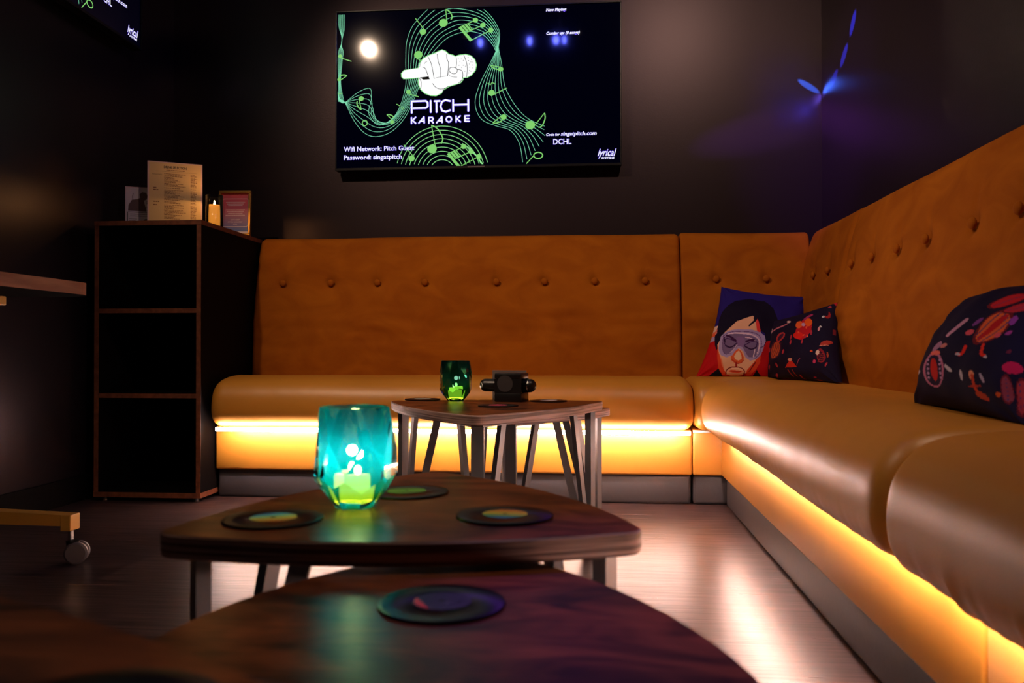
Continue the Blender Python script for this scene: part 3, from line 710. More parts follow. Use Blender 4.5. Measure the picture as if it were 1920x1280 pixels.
# ------------------------------------------------------------------ record coasters
M['vinylrec'] = mat('black_record', (.006, .005, .006), .30, spec=.3)
def _grooves():
    nt = M['vinylrec'].node_tree; L = nt.links.new; tc = nt.nodes.new('ShaderNodeTexCoord'); wv = nt.nodes.new('ShaderNodeTexWave'); wv.wave_type = 'RINGS'; wv.rings_direction = 'Z'
    wv.inputs['Scale'].default_value = 240; b = nt.nodes.new('ShaderNodeBump'); b.inputs['Strength'].default_value = .08; b.inputs['Distance'].default_value = .0002
    L(tc.outputs['Object'], wv.inputs['Vector']); L(wv.outputs[0], b.inputs['Height']); L(b.outputs[0], nt.nodes['Principled BSDF'].inputs['Normal'])
_grooves()
_p = M['vinylrec'].node_tree.nodes['Principled BSDF']; _p.inputs['Anisotropic'].default_value = .75
_t = M['vinylrec'].node_tree.nodes.new('ShaderNodeTangent'); _t.direction_type = 'RADIAL'; _t.axis = 'Z'; M['vinylrec'].node_tree.links.new(_t.outputs[0], _p.inputs['Tangent'])
def label_mat(name, cols):
    m = mat(name, cols[0], .45); nt = m.node_tree; L = nt.links.new; tc = nt.nodes.new('ShaderNodeTexCoord'); sx = nt.nodes.new('ShaderNodeSeparateXYZ')
    mr = nt.nodes.new('ShaderNodeMapRange'); mr.inputs[1].default_value = -.026; mr.inputs[2].default_value = .026; r = nt.nodes.new('ShaderNodeValToRGB')
    e = r.color_ramp.elements; n = len(cols)
    e[0].position = 0; e[0].color = (*cols[0], 1); e[1].position = 1; e[1].color = (*cols[-1], 1)
    for i in range(1, n-1): x = e.new(i/(n-1)); x.color = (*cols[i], 1)
    L(tc.outputs['Object'], sx.inputs[0]); L(sx.outputs[1], mr.inputs[0]); L(mr.outputs[0], r.inputs[0]); L(r.outputs[0], nt.nodes['Principled BSDF'].inputs['Base Color'])
    return m
def coaster(label, loc, mt, rz=0, extra=None):
    t = thing('record_coaster', label, 'coaster', loc, rz)
    R = .054
    autosmooth(MB().lathe([(.0001, 0), (R-.001, 0), (R, .001), (R-.0005, .0028), (R-.003, .0032), (.026, .0032), (.0255, .0030), (.0001, .0030)], 64, 0, close=False).build('record_disc', M['vinylrec'], t), 30)
    MB().lathe([(.0030, .0034), (.0250, .0034), (.0250, .0029), (.0030, .0029), (.0030, .0034)], 48, 0, close=False).build('centre_label', mt, t)
    if extra: extra(t)
    return t
rain = label_mat('rainbow_label', [srgb(60, 140, 200), srgb(70, 170, 90), srgb(225, 205, 60), srgb(230, 170, 50), srgb(220, 70, 40)])
bluy = label_mat('blue_yellow_label', [srgb(220, 90, 50), srgb(225, 170, 60), srgb(205, 215, 110), srgb(90, 190, 200), srgb(50, 100, 190)])
grn = label_mat('green_label', [srgb(60, 50, 30), srgb(120, 190, 60), srgb(60, 50, 30)])
wht = label_mat('white_label', [srgb(180, 175, 180), srgb(225, 222, 225), srgb(180, 175, 180)])
wht2 = label_mat('pale_green_label', [srgb(150, 160, 140), srgb(205, 215, 200), srgb(120, 120, 110)])
pnk = label_mat('pink_label', [srgb(235, 70, 110), srgb(245, 100, 130), srgb(235, 70, 110)])
dkl = label_mat('dark_label', [srgb(22, 18, 20), srgb(16, 14, 16), srgb(20, 16, 18)])
M['red'] = mat('red_print', (.75, .02, .015), .45); M['greyprint'] = mat('grey_print', (.16, .16, .17), .45)
def redseg(t):
    pts = [(.0235*math.cos(q), .0235*math.sin(q)) for q in (math.radians(172+6*k) for k in range(16))]
    n = len(pts); mesh('label_print', [(x, y, .0037) for x, y in pts]+[(.017, .002, .0037), (.020, .006, .0037), (.004, -.006, .0037), (.0065, -.008, .0037)], [tuple(range(n)), (n, n+1, n+3, n+2)], [M['red'], M['greyprint']], t, False, [0, 1])
GA, GB, GC = .415, .385, .450
coaster('record coaster with a blue and yellow label, left of the teal candle holder', (-.344, .899, GA), bluy, .5)
coaster('record coaster with a rainbow striped label, right of the teal candle holder', (-.096, .942, GA), rain, -.1)
coaster('record coaster with a green spot label, partly behind the teal candle holder', (-.238, 1.085, GA), grn, .3)
coaster('record coaster with a dark label and red segment, on the lowest foreground table', (-.126, .712, GB), dkl, -.15, redseg)
coaster('dark record coaster on the table at the bottom left corner', (-.200, .325, GC), dkl)
coaster('record coaster with a pale label at the left corner of the far table', (-.503, 2.51, GC), wht2)
coaster('record coaster with a white label at the right of the far table', (-.125, 2.47, GC), wht)
coaster('record coaster with a pink label at the front of the far table', (-.247, 2.245, GC), pnk)

# ------------------------------------------------------------------ faceted candle holders and tea lights
def holder_mesh(seed=3):
    rnd = random.Random(seed); N = 96; S = 30; Hh = .118
    def R(z): 
        pts = [(0, .024), (.006, .027), (.040, .0475), (.075, .0475), (.118, .0410)]
        for (a, ra), (b, rb) in zip(pts, pts[1:]):
            if a <= z <= b+1e-9: return ra+(rb-ra)*(z-a)/(b-a)
        return pts[-1][1]
    planes = []   # each facet is a plane tangent to the body: n . p <= d
    k0 = 7
    for row, (zc, cnt, tilt, dist) in enumerate(((.016, 8, -.66, 0), (.050, 7, -.05, 0), (.086, 7, .13, 0))):
        for k in range(cnt):
            a = 2*math.pi*(k+(.5 if row % 2 else 0))/cnt + rnd.uniform(-.12, .12) + (-math.pi/2+.08)
            ti = tilt+rnd.uniform(-.13, .13); zz = zc+rnd.uniform(-.006, .006)
            n = Vector((math.cos(a)*math.cos(ti), math.sin(a)*math.cos(ti), math.sin(ti)))
            rr = R(max(0, min(.118, zz)))*math.cos(math.pi/cnt*.66)
            p = Vector((math.cos(a)*rr, math.sin(a)*rr, zz)); planes.append((n, n.dot(p)))
    bm = bmesh.new(); body = MB().lathe([(.026, 0), (.031, .004), (.0495, .040), (.0490, .075), (.0418, .1175), (.0412, .118)], N, 0)
    bv = [bm.verts.new(v) for v in body.v]
    for f in body.f: bm.faces.new([bv[i] for i in f])
    for n, dd in planes:
        geom = bm.verts[:]+bm.edges[:]+bm.faces[:]
        r_ = bmesh.ops.bisect_plane(bm, geom=geom, plane_co=n*dd, plane_no=n, clear_outer=True, dist=1e-6)
        ed = [e for e in r_['geom_cut'] if isinstance(e, bmesh.types.BMEdge)]
        if ed: bmesh.ops.contextual_create(bm, geom=ed)
    bmesh.ops.remove_doubles(bm, verts=bm.verts, dist=2e-5)
    top = [f for f in bm.faces if f.calc_center_median().z > .1179 and abs(f.normal.z) > .9]
    bm.normal_update()
    top = [f for f in bm.faces if abs(f.calc_center_median().z-.118) < 1e-4 and abs(f.normal.z) > .9]
    bmesh.ops.delete(bm, geom=top, context='FACES_ONLY')
    rim = [e for e in bm.edges if e.is_boundary]
    bm.verts.index_update(); vs = [tuple(v.co) for v in bm.verts]; fs = [tuple(v.index for v in f.verts) for f in bm.faces]; fm = [0]*len(fs)
    rv = sorted({v.index for e in rim for v in e.verts}, key=lambda q: math.atan2(vs[q][1], vs[q][0])); bm.free()
    inner = [(.0385, .118), (.0360, .110), (.0305, .085), (.0280, .05), (.027, .03), (.022, .016), (.001, .014)]
    o = len(vs)
    for r, z in inner:
        for i in range(N): a = 2*math.pi*i/N; vs.append((r*math.cos(a), r*math.sin(a), z))
    ia = [math.atan2(vs[o+i][1], vs[o+i][0]) for i in range(N)]; iv = sorted(range(N), key=lambda q: ia[q])
    a_, b_ = 0, 0; nr = len(rv); ra = [math.atan2(vs[q][1], vs[q][0]) for q in rv]; ib = [ia[q] for q in iv]
    while a_ < nr or b_ < N:
        na = ra[a_+1] if a_+1 < nr else ra[(a_+1) % nr]+2*math.pi; nb = ib[b_+1] if b_+1 < N else ib[(b_+1) % N]+2*math.pi
        if b_ >= N or (a_ < nr and na < nb): fs.append((rv[a_ % nr], rv[(a_+1) % nr], o+iv[b_ % N])); a_ += 1
        else: fs.append((rv[a_ % nr], o+iv[(b_+1) % N], o+iv[b_ % N])); b_ += 1
        fm.append(0)
    for j in range(len(inner)-1):
        for i in range(N): fs.append((o+j*N+i, o+j*N+(i+1) % N, o+(j+1)*N+(i+1) % N, o+(j+1)*N+i)); fm.append(1)
    fs.append(tuple(o+(len(inner)-1)*N+i for i in range(N))); fm.append(1)
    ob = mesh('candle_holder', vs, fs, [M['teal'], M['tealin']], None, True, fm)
    ob.data.set_sharp_from_angle(angle=math.radians(5))
    at = ob.data.attributes.new('facet_shade', 'FLOAT_COLOR', 'FACE'); cv = []  # light varying between facets and the dark base, painted into the glass colour
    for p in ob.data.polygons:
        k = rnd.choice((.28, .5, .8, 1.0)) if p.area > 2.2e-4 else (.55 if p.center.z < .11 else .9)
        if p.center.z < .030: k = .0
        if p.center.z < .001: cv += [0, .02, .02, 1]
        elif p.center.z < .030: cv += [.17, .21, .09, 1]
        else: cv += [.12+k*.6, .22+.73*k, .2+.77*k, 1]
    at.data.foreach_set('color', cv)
    return ob
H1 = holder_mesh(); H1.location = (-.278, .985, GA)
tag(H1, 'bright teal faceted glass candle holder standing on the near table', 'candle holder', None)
H2 = H1.copy(); H2.data = H1.data.copy(); H2.data.materials[1] = M['tealdark']; COL.objects.link(H2); H2.location = (-.395, 2.46, GC); H2.rotation_euler = (0, 0, 1.9)
tag(H2, 'small dark teal faceted glass candle holder on the far table', 'candle holder', None)
def tea_light(label, loc, e, fm):
    t = thing('tea_light', label, 'candle', loc)
    autosmooth(MB().lathe([(.001, 0), (.0145, 0), (.015, .002), (.0145, .026), (.013, .028), (.001, .027)], 32, 0, close=False).build('wax', M['tlbody'], t), 40)
    MB().sphere((0, 0, .033), .0042, 0, 10, (1, 1, 1.35)).build('flame', fm, t, True)
    d = bpy.data.lights.new('tea_glow', 'POINT'); d.energy = e; d.color = (1, .95, .8); d.shadow_soft_size = .006
    l = bpy.data.objects.new('tea_glow', d); COL.objects.link(l); l.location = (loc[0], loc[1], loc[2]+.052)
tea_light('lit tea light glowing inside the bright teal candle holder', (-.278, .985, GA+.0148), .30, M['flamewhite'])
tea_light('lit tea light glowing inside the dark teal candle holder on the far table', (-.395, 2.46, GC+.0148), .006, M['flamefar'])

# ------------------------------------------------------------------ microphone lying through its box stand
def mic():
    t = thing('microphone_box', 'black box stand with a round dull emblem on the far table', 'box', (-.232, 2.465, GC), math.radians(-14))
    w_ = .041
    mb = MB().box(-w_, w_, -.034, .034, 0, .026, 0, .003).box(-w_, w_, -.034, .034, .066, .082, 0, .003).box(-w_, w_, -.034, -.029, .026, .066, 0).box(-w_, w_, .029, .034, .026, .066, 0)
    autosmooth(mb.build('box_body', M['black'], t), 40)
    MB().lathe([(.001, 0), (.0235, 0), (.024, -.0008), (.001, -.0010)], 36, 0, (-.008, -.0342, .052), 'y', close=False).build('emblem', M['kick'], t)
    m = thing('microphone', 'black cylindrical microphone lying through the black box on the far table', 'microphone', (-.232, 2.465, GC+.046), math.radians(-14))
    pr = [(.001, -.098)] + [(.0185*math.sin(math.pi/2*k/8), -.080-.018*math.cos(math.pi/2*k/8)) for k in range(1, 9)] + [(.0190, -.03), (.0190, .03), (.0190, .055)] + [(.0195*math.cos(math.pi/2*k/8)+.0002, .055+.0195*math.sin(math.pi/2*k/8)) for k in range(1, 9)]
    autosmooth(MB().lathe(pr, 36, 0, axis='x', close=False).build('microphone_body', M['black'], m), 35)
    MB().lathe([(.0197, .052), (.0197, .054)], 36, 0, axis='x', close=False).build('trim_ring', M['chrome'], m)
    s = MB().box(-.007, .007, -.0006, 0, -.006, .006, 0, .0002).build('sticker', M['paper'], m); s.location = (-.088, -.0150, .001); s.rotation_euler = (0, math.radians(35), math.radians(-38))
    c = MB().box(-.052, .052, 0, .002, 0, .088, 0, .0004).box(-.045, -.030, -.0004, 0, .008, .024, 1)
    o = c.build('table_card', [mat('grey_card', (.22, .16, .15), .6), M['inkbrown']], None); o.location = (-.245, 2.530, GC); o.rotation_euler = (0, 0, math.radians(-8))
    tag(o, 'pale upright card standing behind the black microphone box', 'card')
mic()

# ------------------------------------------------------------------ printed cushions
def inpoly(X, Y, poly):
    r = np.zeros(X.shape, bool); n = len(poly); j = n-1
    for i in range(n):
        xi, yi = poly[i]; xj, yj = poly[j]
        if yi != yj:
            c = ((yi > Y) != (yj > Y)) & (X < (xj-xi)*(Y-yi)/(yj-yi)+xi); r ^= c
        j = i
    return r
def nearline(X, Y, pts, wd, smooth=True):
    if smooth and len(pts) > 2: pts = [tuple(p) for p in cr(pts, 5)]
    best = np.full(X.shape, 1e9)
    for (ax, ay), (bx, by) in zip(pts, pts[1:]):
        dx, dy = bx-ax, by-ay; L = dx*dx+dy*dy+1e-9; t = np.clip(((X-ax)*dx+(Y-ay)*dy)/L, 0, 1)
        best = np.minimum(best, np.hypot(X-ax-t*dx, Y-ay-t*dy))
    return best < wd/2
def ellipse(X, Y, cx, cy, rx, ry, a=0):
    ca, sa = math.cos(a), math.sin(a); u = (X-cx)*ca+(Y-cy)*sa; v = -(X-cx)*sa+(Y-cy)*ca
    return (u/rx)**2+(v/ry)**2 < 1
class Paint:
    def __init__(s, X, Y, bg): s.X = X; s.Y = Y; s.C = np.zeros(X.shape+(3,)); s.C[:] = srgb(*bg)
    def p(s, pts, c): s.C[inpoly(s.X, s.Y, pts)] = srgb(*c)
    def l(s, pts, wd, c, sm=True): s.C[nearline(s.X, s.Y, pts, wd, sm)] = srgb(*c)
    def e(s, cx, cy, rx, ry, a, c): s.C[ellipse(s.X, s.Y, cx, cy, rx, ry, a)] = srgb(*c)
def paint_face(X, Y):
    P = Paint(X, Y, (38, 22, 110))
    P.C[(Y > 505) & (X < 1000)] = srgb(232, 188, 168); P.C[(Y > 575) & (X < 1000)] = srgb(240, 100, 60); P.C[(Y > 630) & (X < 1000)] = srgb(178, 150, 190); P.C[(Y > 690)] = srgb(190, 8, 18)
    P.p([(200, 1300), (330, 1170), (430, 1090), (500, 1030), (640, 1300)], (14, 8, 20)); P.p([(820, 1300), (950, 1050), (1000, 1130), (1060, 1300)], (14, 8, 20))
    HAIR = [(430, 640), (440, 570), (470, 520), (480, 440), (520, 360), (600, 290), (700, 230), (880, 195), (1050, 225), (1150, 320), (1200, 450), (1190, 560), (1130, 680), (1060, 700), (1050, 600), (1000, 570), (960, 440), (900, 400), (640, 600), (560, 620), (500, 760), (468, 805), (440, 740)]
    P.p(HAIR, (16, 5, 34))
    P.p([(560, 600), (640, 535), (740, 450), (830, 412), (900, 400), (950, 425), (1000, 570), (1012, 700), (1000, 860), (950, 960), (850, 1070), (800, 1120), (700, 1165), (600, 1155), (545, 1060), (520, 900), (488, 800), (478, 740), (500, 700)], (238, 176, 140))
    P.p([(950, 415), (975, 470), (1000, 570), (1000, 600), (960, 580), (945, 500)], (235, 60, 60))
    P.p([(478, 740), (500, 820), (530, 920), (560, 1030), (620, 1165), (560, 1130), (500, 1030), (484, 900)], (225, 70, 35))
    P.p([(520, 860), (545, 930), (565, 1030), (540, 1000)], (240, 130, 90))
    P.p([(1002, 850), (990, 950), (940, 1050), (870, 1130), (820, 1150), (840, 1050), (920, 950), (960, 890)], (225, 70, 35)); P.p([(920, 960), (950, 940), (880, 1060), (850, 1090)], (120, 20, 20))
    P.p([(600, 1110), (700, 1140), (800, 1110), (780, 1165), (600, 1165)], (200, 60, 40))
    P.p([(432, 600), (450, 545), (462, 550), (460, 600), (440, 615)], (230, 120, 110))
    P.l([(740, 450), (900, 395), (955, 430), (870, 515)], 20, (16, 5, 34)); P.p([(925, 395), (965, 395), (945, 470), (865, 518), (915, 465)], (16, 5, 34))
    P.p([(502, 700), (520, 640), (560, 605), (620, 575), (750, 555), (900, 562), (1000, 590), (1050, 630), (1060, 690), (1035, 770), (1000, 860), (950, 910), (880, 930), (825, 890), (795, 820), (745, 780), (705, 815), (660, 870), (600, 895), (530, 865), (498, 790)], (172, 150, 196))
    P.l([(540, 650), (620, 600), (750, 582), (900, 592), (990, 630), (1010, 720), (985, 840), (930, 905)], 8, (110, 75, 130))
    P.p([(548, 690), (580, 635), (650, 612), (780, 610), (900, 628), (965, 665), (985, 740), (970, 830), (930, 885), (860, 885), (820, 825), (785, 765), (735, 755), (690, 795), (640, 850), (580, 850), (545, 790)], (122, 98, 140))
    P.p([(720, 640), (800, 640), (820, 700), (790, 770), (735, 750), (715, 700)], (135, 100, 150))
    P.l([(620, 612), (760, 600), (900, 618), (975, 665), (985, 740), (960, 840)], 14, (232, 195, 215)); P.l([(825, 648), (890, 660), (935, 690)], 10, (232, 195, 215)); P.l([(930, 800), (915, 878)], 14, (232, 200, 215)); P.l([(725, 740), (680, 800), (640, 838)], 10, (205, 175, 205))
    P.l([(600, 632), (650, 650), (710, 690)], 26, (62, 18, 66)); P.l([(835, 698), (880, 682), (920, 678)], 24, (62, 18, 66))
    P.l([(570, 650), (568, 710), (600, 760), (650, 768), (700, 740), (722, 712), (660, 680), (600, 665), (575, 690)], 11, (66, 26, 84)); P.l([(590, 745), (650, 770), (712, 730)], 14, (48, 14, 60))
    P.l([(960, 705), (900, 700), (840, 730), (812, 752), (860, 780), (900, 792), (945, 770), (962, 710)], 11, (66, 26, 84)); P.l([(820, 762), (890, 795), (948, 765)], 14, (48, 14, 60))
    P.l([(560, 600), (560, 660), (585, 715)], 9, (30, 8, 40)); P.l([(1000, 770), (1040, 745), (1060, 700)], 8, (30, 8, 40)); P.l([(560, 640), (545, 720), (560, 820), (600, 860)], 7, (96, 66, 120))
    P.p([(700, 815), (740, 790), (775, 820), (805, 890), (800, 935), (760, 962), (700, 962), (655, 930), (650, 885), (680, 850)], (228, 95, 50)); P.p([(715, 830), (745, 810), (770, 850), (780, 905), (740, 930), (700, 915), (690, 880)], (248, 200, 160))
    P.l([(655, 915), (690, 940), (720, 962), (770, 958), (800, 920)], 8, (190, 40, 25)); P.l([(715, 960), (712, 1015)], 24, (165, 38, 30))
    P.l([(590, 1105), (598, 1055), (650, 1018), (715, 1010), (770, 1025), (806, 1070), (800, 1125)], 13, (120, 14, 22)); P.p([(612, 1068), (660, 1050), (715, 1058), (790, 1072), (740, 1094), (670, 1092)], (225, 82, 50)); P.l([(640, 1070), (700, 1074), (770, 1072)], 6, (150, 30, 25))
    P.l([(650, 1035), (715, 1028), (770, 1045)], 16, (246, 192, 160))
    return P.C
def paint_bug2(X, Y):
    P = Paint(X, Y, (22, 12, 44)); R_ = random.Random(4)
    P.e(730, 430, 95, 165, .55, (200, 25, 40)); P.e(800, 340, 62, 55, .2, (245, 95, 30)); P.e(660, 370, 45, 55, .4, (240, 100, 40)); P.e(650, 520, 68, 48, 0, (235, 35, 30)); P.e(720, 370, 28, 26, 0, (200, 150, 190)); P.l([(740, 300), (850, 230)], 30, (170, 45, 100))
    for k in range(9): P.e(620+R_.uniform(0, 170), 420+R_.uniform(-40, 150), 16, 9, R_.uniform(0, 3), (250, 90, 60))
    P.e(330, 720, 80, 140, .25, (70, 20, 50)); P.e(330, 720, 62, 118, .25, (205, 85, 50))
    for k in range(5): P.l([(278+k*26+30, 620), (262+k*26, 820)], 7, (90, 25, 45), False)
    P.e(400, 540, 42, 80, .7, (190, 55, 60)); P.e(400, 540, 22, 60, .7, (70, 25, 60))
    P.l([(280, 490), (390, 420), (500, 350)], 14, (200, 110, 130)); P.e(515, 325, 26, 18, 0, (235, 185, 190)); P.e(285, 470, 18, 40, .4, (225, 190, 190))
    P.p([(545, 840), (640, 960), (475, 970)], (215, 45, 30)); P.e(543, 852, 30, 22, 0, (235, 150, 130)); P.l([(510, 1000), (560, 1110)], 14, (150, 45, 40)); P.l([(570, 1000), (620, 1110)], 14, (150, 45, 40)); P.l([(640, 930), (660, 860), (680, 840)], 8, (190, 80, 110))
    P.e(980, 800, 62, 100, -.2, (150, 30, 50)); P.e(975, 810, 42, 80, -.2, (60, 15, 45)); P.e(930, 755, 26, 36, .3, (235, 200, 190))
    for k in range(5): P.l([(940, 780+k*26), (1020, 770+k*26)], 7, (200, 70, 50), False)
    P.e(1040, 620, 80, 34, -.3, (190, 60, 50)); P.l([(960, 660), (1080, 650)], 10, (235, 150, 130)); P.e(1085, 240, 42, 46, .3, (165, 35, 40)); P.e(1070, 225, 30, 32, .3, (22, 12, 44)); P.e(1020, 265, 22, 14, 0, (205, 200, 215)); P.e(960, 435, 16, 34, .6, (225, 150, 160)); P.e(985, 405, 18, 12, 0, (210, 205, 215)); P.e(1210, 85, 34, 30, .3, (200, 40, 50)); P.e(1120, 130, 24, 10, -.5, (170, 60, 80))
    P.e(885, 880, 24, 26, 0, (215, 60, 110)); P.e(840, 738, 22, 14, 0, (225, 80, 40)); P.e(1130, 450, 12, 46, .1, (130, 35, 50)); P.e(1190, 470, 10, 24, .2, (160, 90, 110)); P.e(1070, 780, 12, 40, 0, (170, 70, 50)); P.e(915, 1165, 60, 18, 0, (185, 40, 40)); P.e(870, 1110, 22, 10, 0, (170, 30, 50)); P.e(130, 1030, 26, 28, 0, (185, 70, 50))
    for x, y, a in ((545, 540, .3), (760, 530, .5), (700, 600, .4), (830, 480, .1), (540, 610, .1), (360, 930, -.4), (260, 960, .1), (160, 860, .1), (1060, 920, .3), (680, 1120, 0), (360, 1090, 0), (150, 780, .2), (240, 720, .2), (440, 740, .2)): P.e(x, y, 12, 34, a, (185, 50, 70))
    return P.C
def paint_bug3(X, Y):
    P = Paint(X, Y, (20, 12, 48)); O = (225, 95, 50)
    def stripes(cx, cy, rx, ry, a, base, n):
        P.e(cx, cy, rx, ry, a, (110, 20, 35)); P.e(cx, cy, rx*.86, ry*.84, a, base)
        ca, sa = math.cos(a), math.sin(a)
        for k in range(n):
            o = (k-(n-1)/2)*rx*1.3/n; P.l([(cx+o*ca+ry*.75*sa, cy+o*sa-ry*.75*ca), (cx+o*ca-ry*.75*sa, cy+o*sa+ry*.75*ca)], rx*.09, (80, 60, 110), False)
    stripes(690, 340, 95, 215, .95, O, 4); P.e(690, 340, 22, 180, .95, (190, 25, 35))
    stripes(830, 115, 42, 200, 1.35, (200, 30, 45), 1); stripes(950, 175, 34, 180, 1.35, (190, 40, 60), 1)
    P.e(195, 700, 82, 150, .05, (195, 110, 150)); P.e(195, 705, 66, 132, .05, (30, 15, 60)); P.e(195, 700, 28, 95, 0, (205, 25, 20)); P.e(205, 555, 42, 24, 0, (240, 110, 100))
    for k in range(5):
        P.e(150, 620+k*38, 10, 10, 0, (190, 150, 200)); P.e(245, 620+k*38, 10, 10, 0, (190, 150, 200))
    P.l([(380, 560), (420, 560), (450, 490)], 26, (225, 40, 30)); P.e(388, 562, 20, 12, 0, (190, 170, 190)); P.l([(625, 490), (615, 570), (640, 590)], 28, (225, 45, 30)); P.e(650, 600, 16, 12, 0, (190, 180, 200))
    P.e(310, 690, 14, 40, -.7, (200, 185, 205)); P.e(418, 745, 15, 46, -.1, (205, 190, 205)); P.e(622, 785, 14, 50, -.4, (180, 160, 190)); P.e(525, 755, 26, 40, 0, (235, 150, 120)); P.l([(530, 760), (545, 860), (600, 930), (660, 960)], 26, (210, 65, 35)); P.l([(490, 850), (600, 850)], 16, (190, 55, 40)); P.e(605, 930, 60, 26, .4, (195, 70, 40))
    P.l([(290, 400), (370, 340), (470, 265)], 22, (200, 140, 175)); P.e(210, 490, 22, 55, .6, (170, 120, 160)); P.e(265, 485, 32, 18, -.4, (205, 120, 120)); P.e(480, 370, 40, 20, -.4, (220, 80, 100)); P.e(735, 405, 34, 20, -.4, (220, 80, 100)); P.e(835, 390, 34, 16, -.4, (170, 60, 150)); P.e(875, 285, 50, 26, -.8, (150, 60, 170)); P.e(560, 285, 60, 14, -.5, (130, 60, 150)); P.e(70, 745, 20, 42, .6, (205, 190, 205))
    P.e(900, 700, 95, 50, .1, (215, 25, 90)); stripes(850, 880, 48, 130, -.1, (150, 60, 80), 1); stripes(970, 930, 60, 160, .05, (190, 60, 70), 2); P.e(778, 930, 28, 20, 0, (220, 90, 30)); P.e(860, 560, 26, 16, 0, (110, 30, 60))
    for x, y in ((1050, 400), (1120, 560), (1180, 800), (700, 1120), (500, 1080), (1050, 1200)): P.e(x, y, 40, 22, .5, (190, 60, 60))
    return P.C
def cushion(name, label, corners, T, painter, pixel_quad, N, floor_z, seed, ears=.10):
    TL, TR, BL, BR = [Vector(c) for c in corners]; nrm = (TR-TL).cross(BL-TL).normalized()
    if nrm.dot(Vector((0, 0, .6))-TL) < 0: nrm = -nrm
    g = np.linspace(-1, 1, N+1); vs = []
    for side in (1, -1):
        for v in g:
            for u in g:
                pu = u*(1-ears*(1-v*v)*.0) ; a = u*(1-ears*(1-u*u)*0-ears*(1-v*v)*abs(u)**3); b = v*(1-ears*(1-u*u)*abs(v)**3)
                s, q = (a+1)/2, (b+1)/2
                p = TL*(1-s)*(1-q)+TR*s*(1-q)+BL*(1-s)*q+BR*s*q
                h = T*(max(0, (1-u*u))*max(0, (1-v*v)))**.42
                h += .006*noise.noise(Vector((u*3.2, v*3.2, seed)))*(1 if side > 0 else .3)*min(1, 6*(1-u*u))*min(1, 6*(1-v*v))
                cr_ = max(abs(u), abs(v)); cd = math.exp(-((1-abs(u))**2+(1-abs(v))**2)/.10)
                h += .007*cd*math.sin(9*math.atan2(1-abs(u)+.01, 1-abs(v)+.01))*min(1, 8*(1-cr_))
                p = p+nrm*h*side*(1 if side > 0 else .7)
                if p.z < floor_z: p.z = floor_z+.02*(p.z-floor_z)
                vs.append(p)
    fs = []; n1 = N+1
    for side in (0, 1):
        o = side*n1*n1
        for j in range(N):
            for i in range(N): q = (o+j*n1+i, o+j*n1+i+1, o+(j+1)*n1+i+1, o+(j+1)*n1+i); fs.append(q if side == 0 else q[::-1])
    me = bpy.data.meshes.new(name); me.from_pydata([tuple(v) for v in vs], [], fs)
    uc = (g[:-1]+g[1:])/4+.5; U, V = np.meshgrid(uc, uc)
    ox, oy, kz = pixel_quad        # the print is laid out flat on the fabric with a smooth quadratic stretch
    V3 = np.array([tuple(v) for v in vs[:n1*n1]]) - np.array([0, 0, .6])
    f_ = np.array([-math.sin(TH)*math.cos(PH), math.cos(TH)*math.cos(PH), math.sin(PH)]); r_ = np.array([math.cos(TH), math.sin(TH), 0]); u_ = np.cross(r_, f_)
    dd = V3@f_; px = 960+1600*(V3@r_)/dd; py = 640-1600*(V3@u_)/dd
    gu, gv = np.meshgrid(g/2+.5, g/2+.5); gu = gu.ravel(); gv = gv.ravel()
    bas = lambda u, v: np.stack([np.ones_like(u), u, v, u*v, u*u, v*v], -1)
    kx = np.linalg.lstsq(bas(gu, gv), (px-ox)*kz, rcond=None)[0]; ky = np.linalg.lstsq(bas(gu, gv), (py-oy)*kz, rcond=None)[0]
    X = bas(U, V)@kx; Y = bas(U, V)@ky
    C = painter(X, Y); back = np.zeros_like(C); back[:] = srgb(20, 12, 44)
    colr = np.concatenate([C.reshape(-1, 3), back.reshape(-1, 3)]); colr = np.concatenate([colr, np.ones((len(colr), 1))], 1)
    at = me.attributes.new('print', 'FLOAT_COLOR', 'FACE'); at.data.foreach_set('color', colr.astype(np.float32).ravel())
    me.materials.append(attr_mat(name+'_fabric')); me.polygons.foreach_set('use_smooth', [True]*len(me.polygons))
    bm = bmesh.new(); bm.from_mesh(me); bmesh.ops.remove_doubles(bm, verts=bm.verts, dist=1e-5); bm.to_mesh(me); bm.free()
    o = link(bpy.data.objects.new('cushion', me)); return tag(o, label, 'cushion')
cushion('face', 'square cushion printed with a face wearing goggles, in the bench corner', [(.550, 3.705, .868), (.915, 3.700, .822), (.412, 3.50, .478), (.83, 3.48, .462)], .062, paint_face, (1270, 530, 6.4), 210, .493, 2.0)
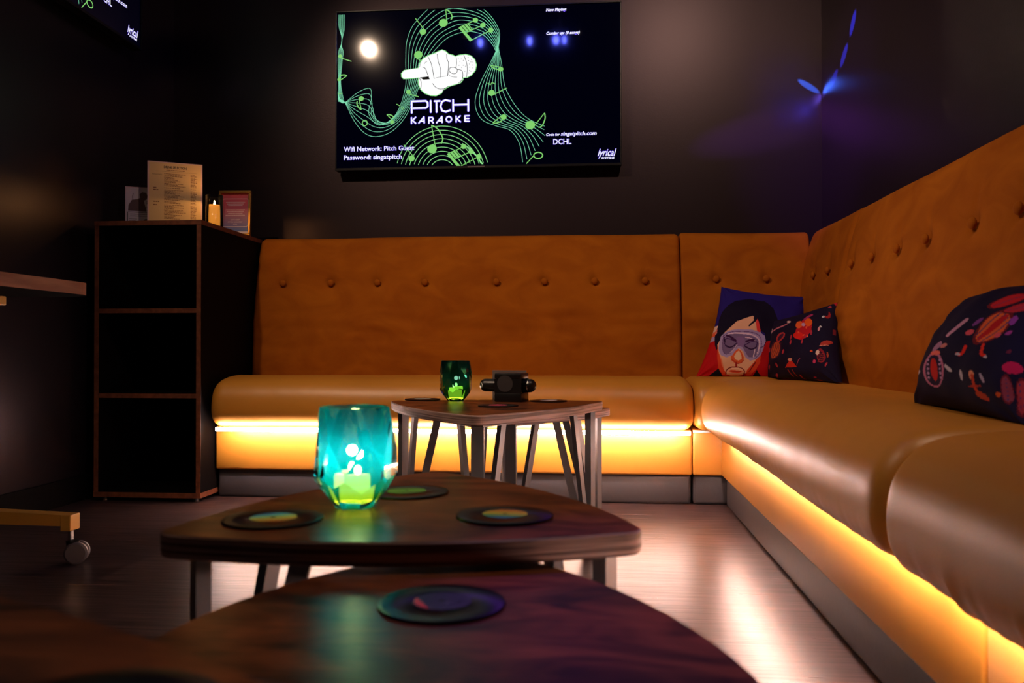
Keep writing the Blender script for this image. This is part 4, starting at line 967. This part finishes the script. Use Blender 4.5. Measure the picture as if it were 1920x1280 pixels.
cushion('insect', 'navy insect-print cushion leaning over the face cushion in the corner', [(.735, 3.52, .715), (.882, 3.17, .770), (.690, 3.44, .480), (.812, 2.86, .478)], .062, paint_bug2, (1410, 560, 7.53), 170, .493, 5.0)
cushion('beetle', 'large navy beetle-print cushion at the right edge of the photo', [(.800, 1.90, .70), (.850, 1.38, .715), (.655, 1.80, .480), (.62, 1.28, .482)], .085, paint_bug3, (1710, 540, 4.57), 170, .493, 8.0, .06)

# ------------------------------------------------------------------ ceiling lamps (mirrored in the television)
for p, aim, lb in ((LAMP1, (.25, 3.2, .7), 'tilted round ceiling spotlight on the left, mirrored in the large television'), (LAMP2, (-.15, 3.3, .9), 'tilted round ceiling spotlight on the right, above the long mustard bench')):
    t = thing('ceiling_spotlight', lb, 'ceiling light', (p[0], p[1], HC))
    dz = p[2]-HC; q = (Vector(aim)-Vector(p)).to_track_quat('Z', 'Y')
    MB().lathe([(.05, 0), (.05, -.012), (.008, -.014), (.008, dz)], 24, 0, close=False).build('mount', M['black'], t)
    h = autosmooth(MB().lathe([(.001, -.10), (.034, -.10), (.036, -.01), (.032, -.004), (.030, -.016), (.001, -.018)], 28, 0, close=False).build('housing', M['black'], t), 40)
    h.location = (0, 0, dz); h.rotation_mode = 'QUATERNION'; h.rotation_quaternion = q
    b = MB().lathe([(.001, -.012), (.028, -.012), (.020, .000), (.001, .006)], 28, 0, close=False).build('bulb', M['lamp'], t, True)
    b.location = (0, 0, dz); b.rotation_mode = 'QUATERNION'; b.rotation_quaternion = q
t = thing('party_light', 'hanging bar of blue party lights, mirrored in the large television', 'party light', (-.46, 2.2, HC-.08))
autosmooth(MB().box(-.38, .38, -.03, .03, -.405, -.355, 0, .006).build('housing', M['black'], t), 40)
for x in (-.25, .25): MB().lathe([(.006, -.355), (.006, .08)], 10, 0, (x, 0, 0)).build('hanging_rod', M['metal'], t)
for x, r in ((-.28, .013), (.05, .012), (.225, .016), (.28, .010)):
    MB().lathe([(.001, -.40), (r, -.40), (r*1.1, -.43), (r*.7, -.445), (.001, -.45)], 16, 0, (x, 0, 0), close=False).build('lens', M['discolens'], t, True)
